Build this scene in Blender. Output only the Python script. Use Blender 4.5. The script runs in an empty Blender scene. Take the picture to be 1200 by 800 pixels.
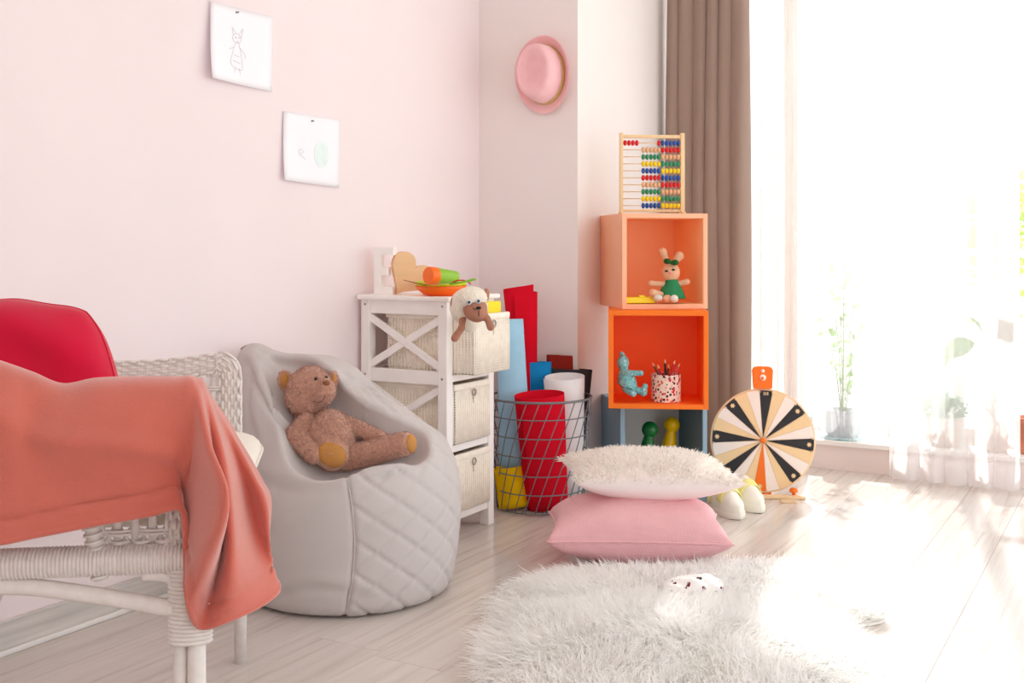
import bpy, math, random
import numpy as np
from mathutils import Matrix, Vector

random.seed(7)
RNG = np.random.default_rng(7)
SC = bpy.context.scene
COL = SC.collection
PI = math.pi

# ------------------------------------------------------------------ camera
FPX, HOR, CAMH, YAW = 1300.0, 290.0, 0.95, math.radians(30)   # focal (px of 1200), horizon row, height, yaw
cam = bpy.data.cameras.new('camera')
cam.sensor_width = 36.0
cam.lens = FPX / 1200 * 36
cam.shift_y = -(400 - HOR) / 1200
cam.clip_start = 0.05
camo = bpy.data.objects.new('camera', cam)
COL.objects.link(camo)
camo.location = (0, 0, CAMH)
camo.rotation_euler = (PI / 2, 0, YAW)
SC.camera = camo

# ------------------------------------------------------------------ sky, sun, exposure
SC.view_settings.view_transform = 'Standard'
SC.view_settings.look = 'None'
SC.view_settings.gamma = 1
SC.view_settings.use_curve_mapping = False
SC.view_settings.exposure = 0.82
SC.cycles.use_denoising = True
SC.cycles.max_bounces = 20
SC.cycles.diffuse_bounces = 16
SC.cycles.transparent_max_bounces = 16
SC.cycles.sample_clamp_indirect = 6
world = bpy.data.worlds.new('sky')
SC.world = world
world.use_nodes = True
wn = world.node_tree.nodes
wn['Background'].inputs['Color'].default_value = (0.92, 0.97, 1.0, 1)
wn['Background'].inputs['Strength'].default_value = 1.25
sun = bpy.data.lights.new('sun', 'SUN')
sun.energy = 4.3
sun.angle = math.radians(1.5)
sun.color = (1.0, 0.97, 0.92)
suno = bpy.data.objects.new('sun', sun)
COL.objects.link(suno)
sd = Vector((0.22, -1.0, -0.85)).normalized()
suno.rotation_euler = sd.to_track_quat('-Z', 'Y').to_euler()
suno.location = (-1, 8, 6)

# ------------------------------------------------------------------ helpers
FW = np.array([-math.sin(YAW), math.cos(YAW), 0.0])
RT = np.array([math.cos(YAW), math.sin(YAW), 0.0])
UP = np.array([0, 0, 1.0])


def W(u, v, Z):
    """point at depth Z that the photograph shows at (u, v)"""
    return np.array([0, 0, CAMH]) + FW * Z + RT * ((u - 600) / FPX * Z) + UP * (-(v - HOR) / FPX * Z)


def WF(u, v, z=0.0):
    return W(u, v, FPX * (CAMH - z) / (v - HOR))


def nrm(a):
    a = np.asarray(a, float)
    return a / (np.linalg.norm(a) + 1e-12)


def lin(c):
    return tuple(((x / 255) / 12.92 if x / 255 <= .04045 else ((x / 255 + .055) / 1.055) ** 2.4) for x in c)


class MB:
    """collects shapes, becomes ONE mesh object"""

    def __init__(s):
        s.v, s.f, s.n = [], [], 0

    def add(s, v, f):
        v = np.asarray(v, float)
        s.v.append(v)
        s.f.extend([tuple(int(i) + s.n for i in q) for q in f])
        s.n += len(v)
        return s

    def box(s, c, d, R=None):
        x, y, z = [k / 2 for k in d]
        v = np.array([[-x, -y, -z], [x, -y, -z], [x, y, -z], [-x, y, -z], [-x, -y, z], [x, -y, z], [x, y, z], [-x, y, z]])
        if R is not None:
            v = v @ np.asarray(R).T
        return s.add(v + np.asarray(c), [(0, 3, 2, 1), (4, 5, 6, 7), (0, 1, 5, 4), (1, 2, 6, 5), (2, 3, 7, 6), (3, 0, 4, 7)])

    def box2(s, a, b):
        a = np.asarray(a, float); b = np.asarray(b, float)
        return s.box((a + b) / 2, np.abs(b - a))

    def bar(s, a, b, w, t, up=(0, 0, 1)):
        a = np.asarray(a, float); b = np.asarray(b, float)
        x = nrm(b - a)
        y = np.cross(up, x)
        y = nrm(y) if np.linalg.norm(y) > 1e-6 else np.array([1., 0, 0])
        z = np.cross(x, y)
        return s.box((a + b) / 2, (np.linalg.norm(b - a), w, t), np.stack([x, y, z], 1))

    def tube(s, path, r, n=8, closed=False, cap=True):
        P = np.asarray(path, float)
        m = len(P)
        r = np.broadcast_to(np.asarray(r, float), (m,))
        T = np.roll(P, -1, 0) - np.roll(P, 1, 0) if closed else np.gradient(P, axis=0)
        T /= np.linalg.norm(T, axis=1, keepdims=True) + 1e-12
        ref = np.array([0, 0, 1.]) if abs(T[0][2]) < .9 else np.array([1., 0, 0])
        N = nrm(np.cross(T[0], ref))
        V = []
        an = np.arange(n) * 2 * PI / n
        for i in range(m):
            N = nrm(N - T[i] * N.dot(T[i]))
            B = np.cross(T[i], N)
            V.append(P[i] + r[i] * (np.cos(an)[:, None] * N + np.sin(an)[:, None] * B))
        f = []
        for i in range(m if closed else m - 1):
            j = (i + 1) % m
            for k in range(n):
                l = (k + 1) % n
                f.append((i * n + k, i * n + l, j * n + l, j * n + k))
        if not closed and cap:
            f.append(tuple(range(n - 1, -1, -1)))
            f.append(tuple((m - 1) * n + k for k in range(n)))
        return s.add(np.concatenate(V), f)

    def lathe(s, prof, c=(0, 0, 0), ax=(0, 0, 1), n=24, sx=1.0):
        """prof: (radius, height) pairs"""
        ax = nrm(ax)
        e1 = nrm(np.cross(ax, [0, 1, 0]) if abs(ax[1]) < .9 else np.cross(ax, [1, 0, 0]))
        e2 = np.cross(ax, e1)
        an = np.arange(n) * 2 * PI / n
        V = [np.asarray(c) + ax * h + max(r, 1e-5) * (np.cos(an)[:, None] * e1 * sx + np.sin(an)[:, None] * e2) for r, h in prof]
        f = []
        for i in range(len(prof) - 1):
            for k in range(n):
                l = (k + 1) % n
                f.append((i * n + k, i * n + l, (i + 1) * n + l, (i + 1) * n + k))
        f.append(tuple(range(n - 1, -1, -1)))
        f.append(tuple((len(prof) - 1) * n + k for k in range(n)))
        return s.add(np.concatenate(V), f)

    def ball(s, c, r, n=14, R=None):
        r = np.broadcast_to(np.asarray(r, float), (3,))
        m = n // 2
        V = []
        for i in range(m + 1):
            t = PI * i / m
            for k in range(n):
                p = 2 * PI * k / n
                V.append((math.sin(t) * math.cos(p), math.sin(t) * math.sin(p), math.cos(t)))
        V = np.array(V) * r
        if R is not None:
            V = V @ np.asarray(R).T
        f = [(i * n + k, (i + 1) * n + k, (i + 1) * n + (k + 1) % n, i * n + (k + 1) % n) for i in range(m) for k in range(n)]
        return s.add(V + np.asarray(c), f)

    def grid(s, G, closed_u=False):
        a, b, _ = G.shape
        f = []
        for i in range(a if closed_u else a - 1):
            j = (i + 1) % a
            for k in range(b - 1):
                f.append((i * b + k, j * b + k, j * b + k + 1, i * b + k + 1))
        return s.add(G.reshape(-1, 3), f)

    def prism(s, pts, a0, e1, e2, t):
        """outline pts (2d) in plane e1,e2 at a0, extruded by vector t"""
        P = np.array([np.asarray(a0) + p[0] * np.asarray(e1) + p[1] * np.asarray(e2) for p in pts])
        m = len(P)
        f = [tuple(range(m - 1, -1, -1)), tuple(range(m, 2 * m))] + [(i, (i + 1) % m, (i + 1) % m + m, i + m) for i in range(m)]
        return s.add(np.concatenate([P, P + np.asarray(t)]), f)


WM = {}


def tag(o, label=None, cat=None, group=None, kind=None):
    if label: o['label'] = label
    if cat: o['category'] = cat
    if group: o['group'] = group
    if kind: o['kind'] = kind
    return o


def thing(name, label, cat, loc=(0, 0, 0), rotz=0.0, group=None):
    o = bpy.data.objects.new(name, None)
    COL.objects.link(o)
    o.empty_display_size = .05
    o.location = loc
    o.rotation_euler = (0, 0, rotz)
    WM[o.name] = Matrix.Translation(loc) @ Matrix.Rotation(rotz, 4, 'Z')
    return tag(o, label, cat, group)


def obj(name, mb, mat, parent=None, smooth=True, bevel=0, seg=2, world=True, solid=0, sub=0, label=None, kind=None, angle=None):
    me = bpy.data.meshes.new(name)
    V = np.concatenate(mb.v)
    M = WM.get(parent.name) if parent is not None else None
    if M is not None and world:
        Mi = np.array(M.inverted())
        V = V @ Mi[:3, :3].T + Mi[:3, 3]
    me.from_pydata(V.tolist(), [], mb.f)
    if smooth:
        me.polygons.foreach_set('use_smooth', [True] * len(me.polygons))
        if angle:
            try: me.set_sharp_from_angle(angle=math.radians(angle))
            except Exception: pass
    me.materials.append(mat)
    o = bpy.data.objects.new(name, me)
    COL.objects.link(o)
    if parent is not None:
        o.parent = parent
        if M is not None: WM[o.name] = M
    if bevel:
        m = o.modifiers.new('bevel', 'BEVEL'); m.width = bevel; m.segments = seg; m.limit_method = 'ANGLE'
    if solid:
        m = o.modifiers.new('solid', 'SOLIDIFY'); m.thickness = solid; m.offset = 0
    if sub:
        m = o.modifiers.new('sub', 'SUBSURF'); m.levels = sub; m.render_levels = sub
    if label: o['label'] = label
    if kind: o['kind'] = kind
    return o


def struct(name, mb, mat, smooth=False, bevel=0):
    return tag(obj(name, mb, mat, None, smooth, bevel), kind='structure')


# signed-distance shapes -> surface nets
def s_ell(P, c, r, R=None):
    q = P - np.asarray(c)
    if R is not None: q = q @ np.asarray(R)
    r = np.broadcast_to(np.asarray(r, float), (3,))
    k0 = np.linalg.norm(q / r, axis=-1)
    k1 = np.linalg.norm(q / (r * r), axis=-1)
    return k0 * (k0 - 1) / (k1 + 1e-9)


def s_cap(P, a, b, ra, rb=None):
    rb = ra if rb is None else rb
    a = np.asarray(a, float); b = np.asarray(b, float)
    d = b - a
    t = np.clip(((P - a) @ d) / (d @ d + 1e-12), 0, 1)
    return np.linalg.norm(P - a - t[..., None] * d, axis=-1) - (ra + (rb - ra) * t)


def smin(a, b, k):
    h = np.clip(.5 + .5 * (b - a) / k, 0, 1)
    return b + (a - b) * h - k * h * (1 - h)


def smax(a, b, k):
    return -smin(-a, -b, k)


def nets(fn, lo, hi, h):
    lo = np.asarray(lo, float); hi = np.asarray(hi, float)
    n = np.ceil((hi - lo) / h).astype(int) + 1
    ax = [lo[i] + h * np.arange(n[i]) for i in range(3)]
    G = np.stack(np.meshgrid(*ax, indexing='ij'), -1)
    V = fn(G)
    ins = V < 0
    nc = n - 1
    cor = [(i, j, k) for i in (0, 1) for j in (0, 1) for k in (0, 1)]
    sl = lambda A, c: A[c[0]:c[0] + nc[0], c[1]:c[1] + nc[1], c[2]:c[2] + nc[2]]
    cnt = sum(sl(ins, c).astype(int) for c in cor)
    mask = (cnt > 0) & (cnt < 8)
    acc = np.zeros(tuple(nc) + (3,)); num = np.zeros(tuple(nc))
    for a in cor:
        for d in range(3):
            if a[d]: continue
            b = list(a); b[d] = 1; b = tuple(b)
            va, vb = sl(V, a), sl(V, b)
            cr = (va < 0) != (vb < 0)
            t = np.where(cr, va / np.where(cr, va - vb, 1), 0)
            p = np.array(a, float) + t[..., None] * (np.array(b) - np.array(a))
            acc += np.where(cr[..., None], p, 0); num += cr
    idx = -np.ones(tuple(nc), int)
    ii = np.argwhere(mask)
    idx[mask] = np.arange(len(ii))
    verts = lo + h * (ii + acc[mask] / num[mask][:, None])
    faces = []
    for d in range(3):
        e1, e2 = [(1, 2), (2, 0), (0, 1)][d]
        A = np.take(ins, range(0, n[d] - 1), d); B = np.take(ins, range(1, n[d]), d)
        w = np.argwhere(A != B)
        w = w[(w[:, e1] > 0) & (w[:, e2] > 0) & (w[:, e1] < nc[e1]) & (w[:, e2] < nc[e2])]
        if not len(w): continue
        o1 = np.zeros(3, int); o1[e1] = 1
        o2 = np.zeros(3, int); o2[e2] = 1
        q = np.stack([idx[tuple((w - x).T)] for x in (o1 + o2, o2, o1 * 0, o1)], 1)
        fl = ~A[tuple(w.T)]
        q[fl] = q[fl][:, ::-1]
        faces += [tuple(r) for r in q[(q >= 0).all(1)].tolist()]
    m = MB()
    m.add(verts, faces)
    return m


def vnormals(V, F):
    N = np.zeros_like(V)
    Q = np.array([f[:3] for f in F])
    n = np.cross(V[Q[:, 1]] - V[Q[:, 0]], V[Q[:, 2]] - V[Q[:, 0]])
    for k in range(3): np.add.at(N, Q[:, k], n)
    return N / (np.linalg.norm(N, axis=1, keepdims=True) + 1e-12)


def strands(P, N, L, wid, flow=None, jit=.5, droop=.3):
    """tapered two-step hairs: 3 triangles each"""
    n = len(P)
    D = N + jit * RNG.normal(size=(n, 3))
    if flow is not None: D = D + flow
    D /= np.linalg.norm(D, axis=1, keepdims=True)
    L = (L * RNG.uniform(.6, 1.25, n))[:, None]
    S = nrm_rows(np.cross(nrm_rows(N + .25 * RNG.normal(size=(n, 3))), D))   # ribbons face outwards
    mid = P + D * L * .55
    tip = mid + (D * .5 + (flow if flow is not None else 0) * .3 + RNG.normal(size=(n, 3)) * .18 - np.array([0, 0, droop])) * L * .7
    w = wid / 2
    V = np.stack([P - S * w, P + S * w, mid + S * w * .8, mid - S * w * .8, tip], 1).reshape(-1, 3)
    b = np.arange(n) * 5
    m = MB()
    m.v.append(V); m.n = len(V)
    m.f = [(i, i + 1, i + 2, i + 3) for i in b.tolist()] + [(i + 3, i + 2, i + 4) for i in b.tolist()]
    return m


def nrm_rows(A):
    return A / (np.linalg.norm(A, axis=1, keepdims=True) + 1e-12)


def catmull(P, n):
    """resample first axis of P to n steps, smooth"""
    P = np.asarray(P, float)
    m = len(P)
    t = np.linspace(0, m - 1, n)
    i = np.minimum(t.astype(int), m - 2)
    f = (t - i).reshape((-1,) + (1,) * (P.ndim - 1))
    g = lambda k: P[np.clip(k, 0, m - 1)]
    p0, p1, p2, p3 = g(i - 1), g(i), g(i + 1), g(i + 2)
    return .5 * (2 * p1 + (p2 - p0) * f + (2 * p0 - 5 * p1 + 4 * p2 - p3) * f ** 2 + (3 * p1 - p0 - 3 * p2 + p3) * f ** 3)


def ray(fn, u, v, z0=2.2, z1=4.0, n=700):
    Z = np.linspace(z0, z1, n)
    P = np.array([W(u, v, z) for z in Z])
    s_ = fn(P)
    i = np.argmax(s_ < 0)
    return Z[i] if (s_ < 0).any() else None


def surf(fn, u, v, zc):
    z = ray(fn, u, v, zc - .16, zc + .12, 900)
    return W(u, v, z if z else zc)


def copy_tree(o, parent=None, kids=None):
    c = o.copy(); COL.objects.link(c)
    if parent is not None: c.parent = parent
    for ch in (kids or KIDS(o)):
        copy_tree(ch, c)
    return c


def KIDS(o):
    return [x for x in COL.objects if x.parent == o]


# ------------------------------------------------------------------ materials
def mat(name, col, rough=.6, var=.06, scale=8.0, bump=0.0, bscale=60.0, metal=0, spec=.4, sheen=0, sss=0, stretch=(1, 1, 1), kind='noise', coord='Object', alpha=1):
    m = bpy.data.materials.new(name); m.use_nodes = True
    nt = m.node_tree; N = nt.nodes; Lk = nt.links
    b = N['Principled BSDF']
    c = lin(col) if max(col) > 1 else col
    tc = N.new('ShaderNodeTexCoord'); mp = N.new('ShaderNodeMapping')
    mp.inputs['Scale'].default_value = stretch
    Lk.new(tc.outputs[coord], mp.inputs['Vector'])
    nz = N.new('ShaderNodeTexNoise'); nz.inputs['Scale'].default_value = scale; nz.inputs['Detail'].default_value = 4
    Lk.new(mp.outputs[0], nz.inputs['Vector'])
    cr = N.new('ShaderNodeValToRGB')
    cr.color_ramp.elements[0].position = .3; cr.color_ramp.elements[1].position = .7
    cr.color_ramp.elements[0].color = tuple(max(0, x * (1 - var)) for x in c) + (1,)
    cr.color_ramp.elements[1].color = tuple(min(1, x * (1 + var)) for x in c) + (1,)
    Lk.new(nz.outputs['Fac'], cr.inputs['Fac']); Lk.new(cr.outputs['Color'], b.inputs['Base Color'])
    b.inputs['Roughness'].default_value = rough; b.inputs['Metallic'].default_value = metal
    b.inputs['Specular IOR Level'].default_value = spec
    if sheen:
        b.inputs['Sheen Weight'].default_value = sheen; b.inputs['Sheen Roughness'].default_value = .5
    if bump:
        if kind == 'voronoi':
            t = N.new('ShaderNodeTexVoronoi'); o = t.outputs['Distance']
        elif kind == 'weave':
            t = N.new('ShaderNodeTexWave'); t.bands_direction = 'X'; o = t.outputs['Fac']
        else:
            t = N.new('ShaderNodeTexNoise'); t.inputs['Detail'].default_value = 3; o = t.outputs['Fac']
        t.inputs['Scale'].default_value = bscale
        Lk.new(mp.outputs[0], t.inputs['Vector'])
        if kind == 'weave':
            t2 = N.new('ShaderNodeTexWave'); t2.bands_direction = 'Y'; t2.inputs['Scale'].default_value = bscale
            t3 = N.new('ShaderNodeTexWave'); t3.bands_direction = 'Z'; t3.inputs['Scale'].default_value = bscale
            a1 = N.new('ShaderNodeMath'); a1.operation = 'MULTIPLY'; a2 = N.new('ShaderNodeMath'); a2.operation = 'ADD'
            Lk.new(mp.outputs[0], t2.inputs['Vector']); Lk.new(mp.outputs[0], t3.inputs['Vector'])
            Lk.new(o, a1.inputs[0]); Lk.new(t2.outputs['Fac'], a1.inputs[1])
            Lk.new(a1.outputs[0], a2.inputs[0]); Lk.new(t3.outputs['Fac'], a2.inputs[1]); o = a2.outputs[0]
        bp = N.new('ShaderNodeBump'); bp.inputs['Strength'].default_value = bump; bp.inputs['Distance'].default_value = .004
        Lk.new(o, bp.inputs['Height']); Lk.new(bp.outputs[0], b.inputs['Normal'])
    return m


def dots_mat(name, base, cols, scale, thr=.35, bscale=0, lo=.0):
    """fabric print: random coloured dots (voronoi cells)"""
    m = mat(name, base, .8, .03)
    nt = m.node_tree; N = nt.nodes; Lk = nt.links; b = N['Principled BSDF']
    tc = N.new('ShaderNodeTexCoord')
    vo = N.new('ShaderNodeTexVoronoi'); vo.inputs['Scale'].default_value = scale
    Lk.new(tc.outputs['Object'], vo.inputs['Vector'])
    sep = N.new('ShaderNodeSeparateColor'); Lk.new(vo.outputs['Color'], sep.inputs[0])
    cr = N.new('ShaderNodeValToRGB'); cr.color_ramp.interpolation = 'CONSTANT'
    els = cr.color_ramp.elements
    while len(els) < len(cols): els.new(.5)
    for i, c in enumerate(cols):
        els[i].position = i / len(cols); els[i].color = lin(c) + (1,)
    Lk.new(sep.outputs[0], cr.inputs['Fac'])
    lt = N.new('ShaderNodeMath'); lt.operation = 'LESS_THAN'; lt.inputs[1].default_value = thr
    Lk.new(vo.outputs['Distance'], lt.inputs[0])
    mx = N.new('ShaderNodeMix'); mx.data_type = 'RGBA'
    Lk.new(lt.outputs[0], mx.inputs['Factor'])
    old = b.inputs['Base Color'].links[0].from_socket
    Lk.new(old, mx.inputs[6]); Lk.new(cr.outputs['Color'], mx.inputs[7]); Lk.new(mx.outputs[2], b.inputs['Base Color'])
    return m


def fur_mat(name, col, trans=.45, var=.03):
    m = mat(name, col, .9, var, 14, spec=.1)
    nt = m.node_tree; N = nt.nodes; Lk = nt.links
    b = N['Principled BSDF']; tr = N.new('ShaderNodeBsdfTranslucent'); mx = N.new('ShaderNodeMixShader')
    tr.inputs['Color'].default_value = lin(col) + (1,)
    mx.inputs[0].default_value = trans
    Lk.new(b.outputs[0], mx.inputs[1]); Lk.new(tr.outputs[0], mx.inputs[2]); Lk.new(mx.outputs[0], N['Material Output'].inputs[0])
    return m


def sheer_mat(name, col, clear):
    m = mat(name, col, .9, .03, 5, spec=.1)
    nt = m.node_tree; N = nt.nodes; Lk = nt.links
    b = N['Principled BSDF']; tr = N.new('ShaderNodeBsdfTranslucent'); tp = N.new('ShaderNodeBsdfTransparent')
    a = N.new('ShaderNodeMixShader'); c = N.new('ShaderNodeMixShader')
    tr.inputs['Color'].default_value = lin(col) + (1,)
    a.inputs[0].default_value = .6; c.inputs[0].default_value = clear
    Lk.new(b.outputs[0], a.inputs[1]); Lk.new(tr.outputs[0], a.inputs[2])
    Lk.new(a.outputs[0], c.inputs[1]); Lk.new(tp.outputs[0], c.inputs[2]); Lk.new(c.outputs[0], N['Material Output'].inputs[0])
    return m


def glass_mat():
    m = bpy.data.materials.new('window glass'); m.use_nodes = True
    nt = m.node_tree; N = nt.nodes; Lk = nt.links
    N.remove(N['Principled BSDF'])
    tp = N.new('ShaderNodeBsdfTransparent'); gl = N.new('ShaderNodeBsdfGlossy'); gl.inputs['Roughness'].default_value = .02
    tp.inputs['Color'].default_value = (.97, .98, .98, 1)
    mx = N.new('ShaderNodeMixShader'); mx.inputs[0].default_value = .04
    Lk.new(tp.outputs[0], mx.inputs[1]); Lk.new(gl.outputs[0], mx.inputs[2]); Lk.new(mx.outputs[0], N['Material Output'].inputs[0])
    return m


def plank_mat():
    m = mat('white washed plank', (226, 217, 208), .16, .04, 3, stretch=(6, .35, 1), spec=.5)
    nt = m.node_tree; N = nt.nodes; Lk = nt.links; b = N['Principled BSDF']
    inf = N.new('ShaderNodeObjectInfo')
    tc = N.new('ShaderNodeTexCoord'); mp = N.new('ShaderNodeMapping'); mp.inputs['Scale'].default_value = (26, 1.1, 1)
    ad = N.new('ShaderNodeVectorMath'); ad.operation = 'ADD'
    ml = N.new('ShaderNodeVectorMath'); ml.operation = 'SCALE'; ml.inputs[0].default_value = (37, 91, 13)
    Lk.new(inf.outputs['Random'], ml.inputs['Scale'])
    Lk.new(tc.outputs['Object'], mp.inputs[0]); Lk.new(mp.outputs[0], ad.inputs[0]); Lk.new(ml.outputs[0], ad.inputs[1])
    nz = N.new('ShaderNodeTexNoise'); nz.inputs['Scale'].default_value = 1.6; nz.inputs['Detail'].default_value = 8; nz.inputs['Roughness'].default_value = .65
    Lk.new(ad.outputs[0], nz.inputs['Vector'])
    cr = N.new('ShaderNodeValToRGB')
    e = cr.color_ramp.elements
    e[0].position = .27; e[0].color = lin((190, 175, 166)) + (1,)
    e[1].position = .46; e[1].color = lin((212, 204, 198)) + (1,)
    x = e.new(.75); x.color = lin((221, 215, 211)) + (1,)
    Lk.new(nz.outputs['Fac'], cr.inputs['Fac'])
    hs = N.new('ShaderNodeHueSaturation')
    mr = N.new('ShaderNodeMapRange'); mr.inputs['To Min'].default_value = .97; mr.inputs['To Max'].default_value = 1.02
    Lk.new(inf.outputs['Random'], mr.inputs['Value']); Lk.new(mr.outputs[0], hs.inputs['Value'])
    Lk.new(cr.outputs['Color'], hs.inputs['Color']); Lk.new(hs.outputs[0], b.inputs['Base Color'])
    return m


M = {}
M['pink_wall'] = mat('pink wall paint', (239, 227, 229), .9, .012, 3, .05, 200, spec=.15)
M['white_wall'] = mat('warm white wall paint', (236, 229, 227), .9, .012, 3, .05, 200, spec=.15)
M['ceiling'] = mat('ceiling paint', (245, 243, 240), .9, .01)
M['plank'] = plank_mat()
M['subfloor'] = mat('dark subfloor', (150, 130, 115), .8)
M['base_wood'] = mat('grey washed wood', (205, 200, 196), .5, .14, 3, .1, 20, stretch=(20, 1, 25))
M['white_trim'] = mat('white trim paint', (235, 232, 230), .5, .02)
M['white_frame'] = mat('white window frame', (240, 240, 240), .4, .01)
M['glass'] = glass_mat()
M['sill'] = mat('pale pinkish sill', (238, 226, 224), .5, .02)
M['white_wood'] = mat('white painted wood', (247, 244, 242), .45, .02, 20)
M['wicker_white'] = mat('white painted wicker', (228, 222, 218), .6, .05, 60)
M['wicker_cream'] = mat('cream woven basket', (247, 239, 226), .7, .03, 40, .3, 55, kind='weave')
M['cream_rib'] = mat('cream wicker rib', (248, 241, 229), .7, .05, 40)
M['steel'] = mat('brushed steel', (170, 165, 160), .35, .05, metal=.8)
M['coral'] = mat('coral fleece', (203, 108, 93), .95, .06, 9, .35, 420, sheen=.6, spec=.1)
M['crimson'] = mat('crimson fabric', (206, 16, 58), .85, .05, 6, .08, 300, sheen=.2, spec=.15)
M['cream_fabric'] = mat('cream cushion fabric', (232, 226, 216), .9, .03, 8, .1, 300)
M['bag'] = mat('pale grey beanbag fabric', (199, 192, 191), .9, .02, 5, .06, 420, spec=.15)
M['bag_dark'] = mat('beanbag loop webbing', (150, 120, 112), .9, .04)
M['plush'] = mat('brown curly plush', (198, 150, 130), .95, .2, 130, 1.0, 260, sheen=.5, kind='noise', spec=.1)
M['pad'] = mat('tan felt pad', (190, 134, 72), .9, .08, 30, .2, 200)
M['nose'] = mat('brown stitched nose', (140, 88, 58), .8)
M['black'] = mat('black plastic', (22, 20, 20), .35, .05)
M['lamb_wool'] = mat('cream lamb wool', (238, 230, 214), .95, .06, 120, .9, 180, sheen=.4)
M['lamb_skin'] = mat('brown lamb felt', (172, 120, 98), .9, .05, 60, .15, 300)
M['eye_white'] = mat('grey white eye', (196, 202, 214), .3, .05)
M['orange'] = mat('orange plastic', (252, 112, 12), .35, .02)
M['lime'] = mat('lime plastic', (206, 226, 40), .35, .02)
M['green'] = mat('apple green plastic', (138, 190, 44), .35, .02)
M['red'] = mat('red plastic', (205, 50, 30), .4, .02)
M['heart'] = mat('pale maple wood', (232, 190, 148), .55, .06, 6, stretch=(1, 1, 7))
M['yellow'] = mat('yellow plastic', (246, 226, 40), .4, .02)
M['felt_red'] = mat('red felt sheet', (214, 18, 42), .95, .05, 20, .1, 300, spec=.1)
M['felt_dred'] = mat('dark red felt sheet', (140, 40, 30), .95, .05, 20, .1, 300, spec=.1)
M['felt_sky'] = mat('sky blue felt sheet', (168, 216, 242), .95, .04, 20, .1, 300, spec=.1)
M['felt_blue'] = mat('bright blue felt sheet', (30, 140, 205), .95, .04, 20, .1, 300, spec=.1)
M['felt_black'] = mat('charcoal felt sheet', (58, 58, 64), .95, .05, 20, .1, 300, spec=.1)
M['felt_white'] = mat('white felt sheet', (236, 236, 238), .95, .02, 20, .1, 300, spec=.1)
M['felt_yellow'] = mat('yellow felt sheet', (240, 196, 8), .95, .04, 20, .1, 300, spec=.1)
M['wire'] = mat('grey wire', (120, 124, 130), .45, .05, metal=.3)
M['peach'] = mat('peach painted board', (246, 186, 150), .5, .02, 10)
M['peach_in'] = mat('apricot painted board', (254, 200, 150), .5, .02, 10)
M['box_orange'] = mat('vivid orange board', (250, 122, 22), .5, .02, 10)
M['box_orange_in'] = mat('deep orange board', (252, 108, 26), .5, .02, 10)
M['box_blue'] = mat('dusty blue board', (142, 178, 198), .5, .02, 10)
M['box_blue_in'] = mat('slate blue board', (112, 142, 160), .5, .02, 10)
M['box_back'] = mat('white hardboard', (226, 224, 220), .6, .02)
M['birch'] = mat('birch wood', (236, 204, 158), .5, .06, 8, stretch=(8, 8, 1))
BEAD = {'r': mat('red bead', (214, 26, 36), .3), 'n': mat('natural bead', (228, 180, 136), .35), 'g': mat('green bead', (44, 142, 100), .3),
        'y': mat('yellow bead', (246, 214, 20), .3), 'b': mat('blue bead', (36, 84, 168), .3)}
M['bunny'] = mat('pale tan knit', (226, 178, 144), .9, .06, 60, .3, 200)
M['dress'] = mat('green felt dress', (44, 132, 84), .9, .05, 30, .2, 200)
M['bow'] = mat('dark green ribbon', (30, 92, 34), .8)
M['cheek'] = mat('pink cheek', (238, 150, 150), .8)
M['shoe_grey'] = mat('pale grey knit', (220, 218, 208), .9)
M['doll'] = dots_mat('turquoise print cotton', (126, 186, 190), [(74, 120, 130), (200, 226, 224), (150, 120, 100), (90, 160, 170)], 110, .38)
M['cup_print'] = dots_mat('berry print tin', (240, 214, 200), [(200, 40, 50), (60, 40, 50), (226, 100, 60), (236, 190, 170), (160, 60, 90)], 95, .46)
M['pawn_g'] = mat('glossy green paint', (14, 104, 46), .25, .02)
M['pawn_y'] = mat('glossy yellow paint', (250, 206, 6), .25, .02)
M['curtain'] = mat('taupe curtain fabric', (154, 132, 121), .9, .03, 4, .08, 300, sheen=.2, spec=.1)
M['sheer'] = sheer_mat('white voile', (252, 251, 252), .5)
M['sheer3'] = sheer_mat('thin white voile', (252, 251, 252), .62)
M['sheer2'] = sheer_mat('gathered white voile', (246, 240, 238), .25)
M['fur'] = fur_mat('white sheepskin fur', (253, 253, 252))
M['hide'] = mat('white hide', (246, 242, 236), .9, .03)
M['fluff'] = fur_mat('cream shaggy pile', (249, 247, 243))
M['blush'] = mat('pale blush cotton', (244, 234, 233), .9, .02, 10, .1, 300)
M['paper'] = mat('white paper', (246, 246, 252), .8, .01)
M['pencil'] = mat('pencil mark', (200, 192, 202), .9)
M['teal_wash'] = mat('pale teal crayon', (228, 244, 243), .9, .03, 40)
M['pin'] = mat('steel pin', (150, 150, 155), .3, metal=.8)
M['hat'] = mat('pink straw felt', (240, 190, 194), .85, .04, 20, .25, 260, sheen=.2)
M['hat_band'] = mat('olive gold band', (206, 178, 112), .7, .05)
M['cream_sector'] = mat('cream wheel sector', (248, 238, 230), .5, .01)
M['tan_sector'] = mat('tan wheel sector', (244, 214, 166), .5, .02)
M['black_sector'] = mat('black wheel sector', (40, 40, 44), .5, .02)
M['orange_sector'] = mat('orange wheel sector', (250, 120, 24), .5, .02)
M['wheel_wood'] = mat('pale plywood', (240, 208, 166), .5, .05, 10)
M['shoe_white'] = mat('white shoe leather', (244, 242, 232), .6, .03, 20)
M['shoe_yellow'] = mat('pale yellow shoe panel', (246, 238, 150), .6, .03)
M['sole'] = mat('off white sole', (236, 232, 220), .7)
M['spot_cloth'] = dots_mat('white spotted cotton', (246, 244, 244), [(120, 30, 50), (60, 60, 60), (246, 244, 244), (150, 190, 180), (246, 244, 244), (110, 60, 60)], 52, .27)
M['pot_grey'] = mat('grey stone pot', (150, 158, 168), .7, .06, 20, .2, 80)
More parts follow.
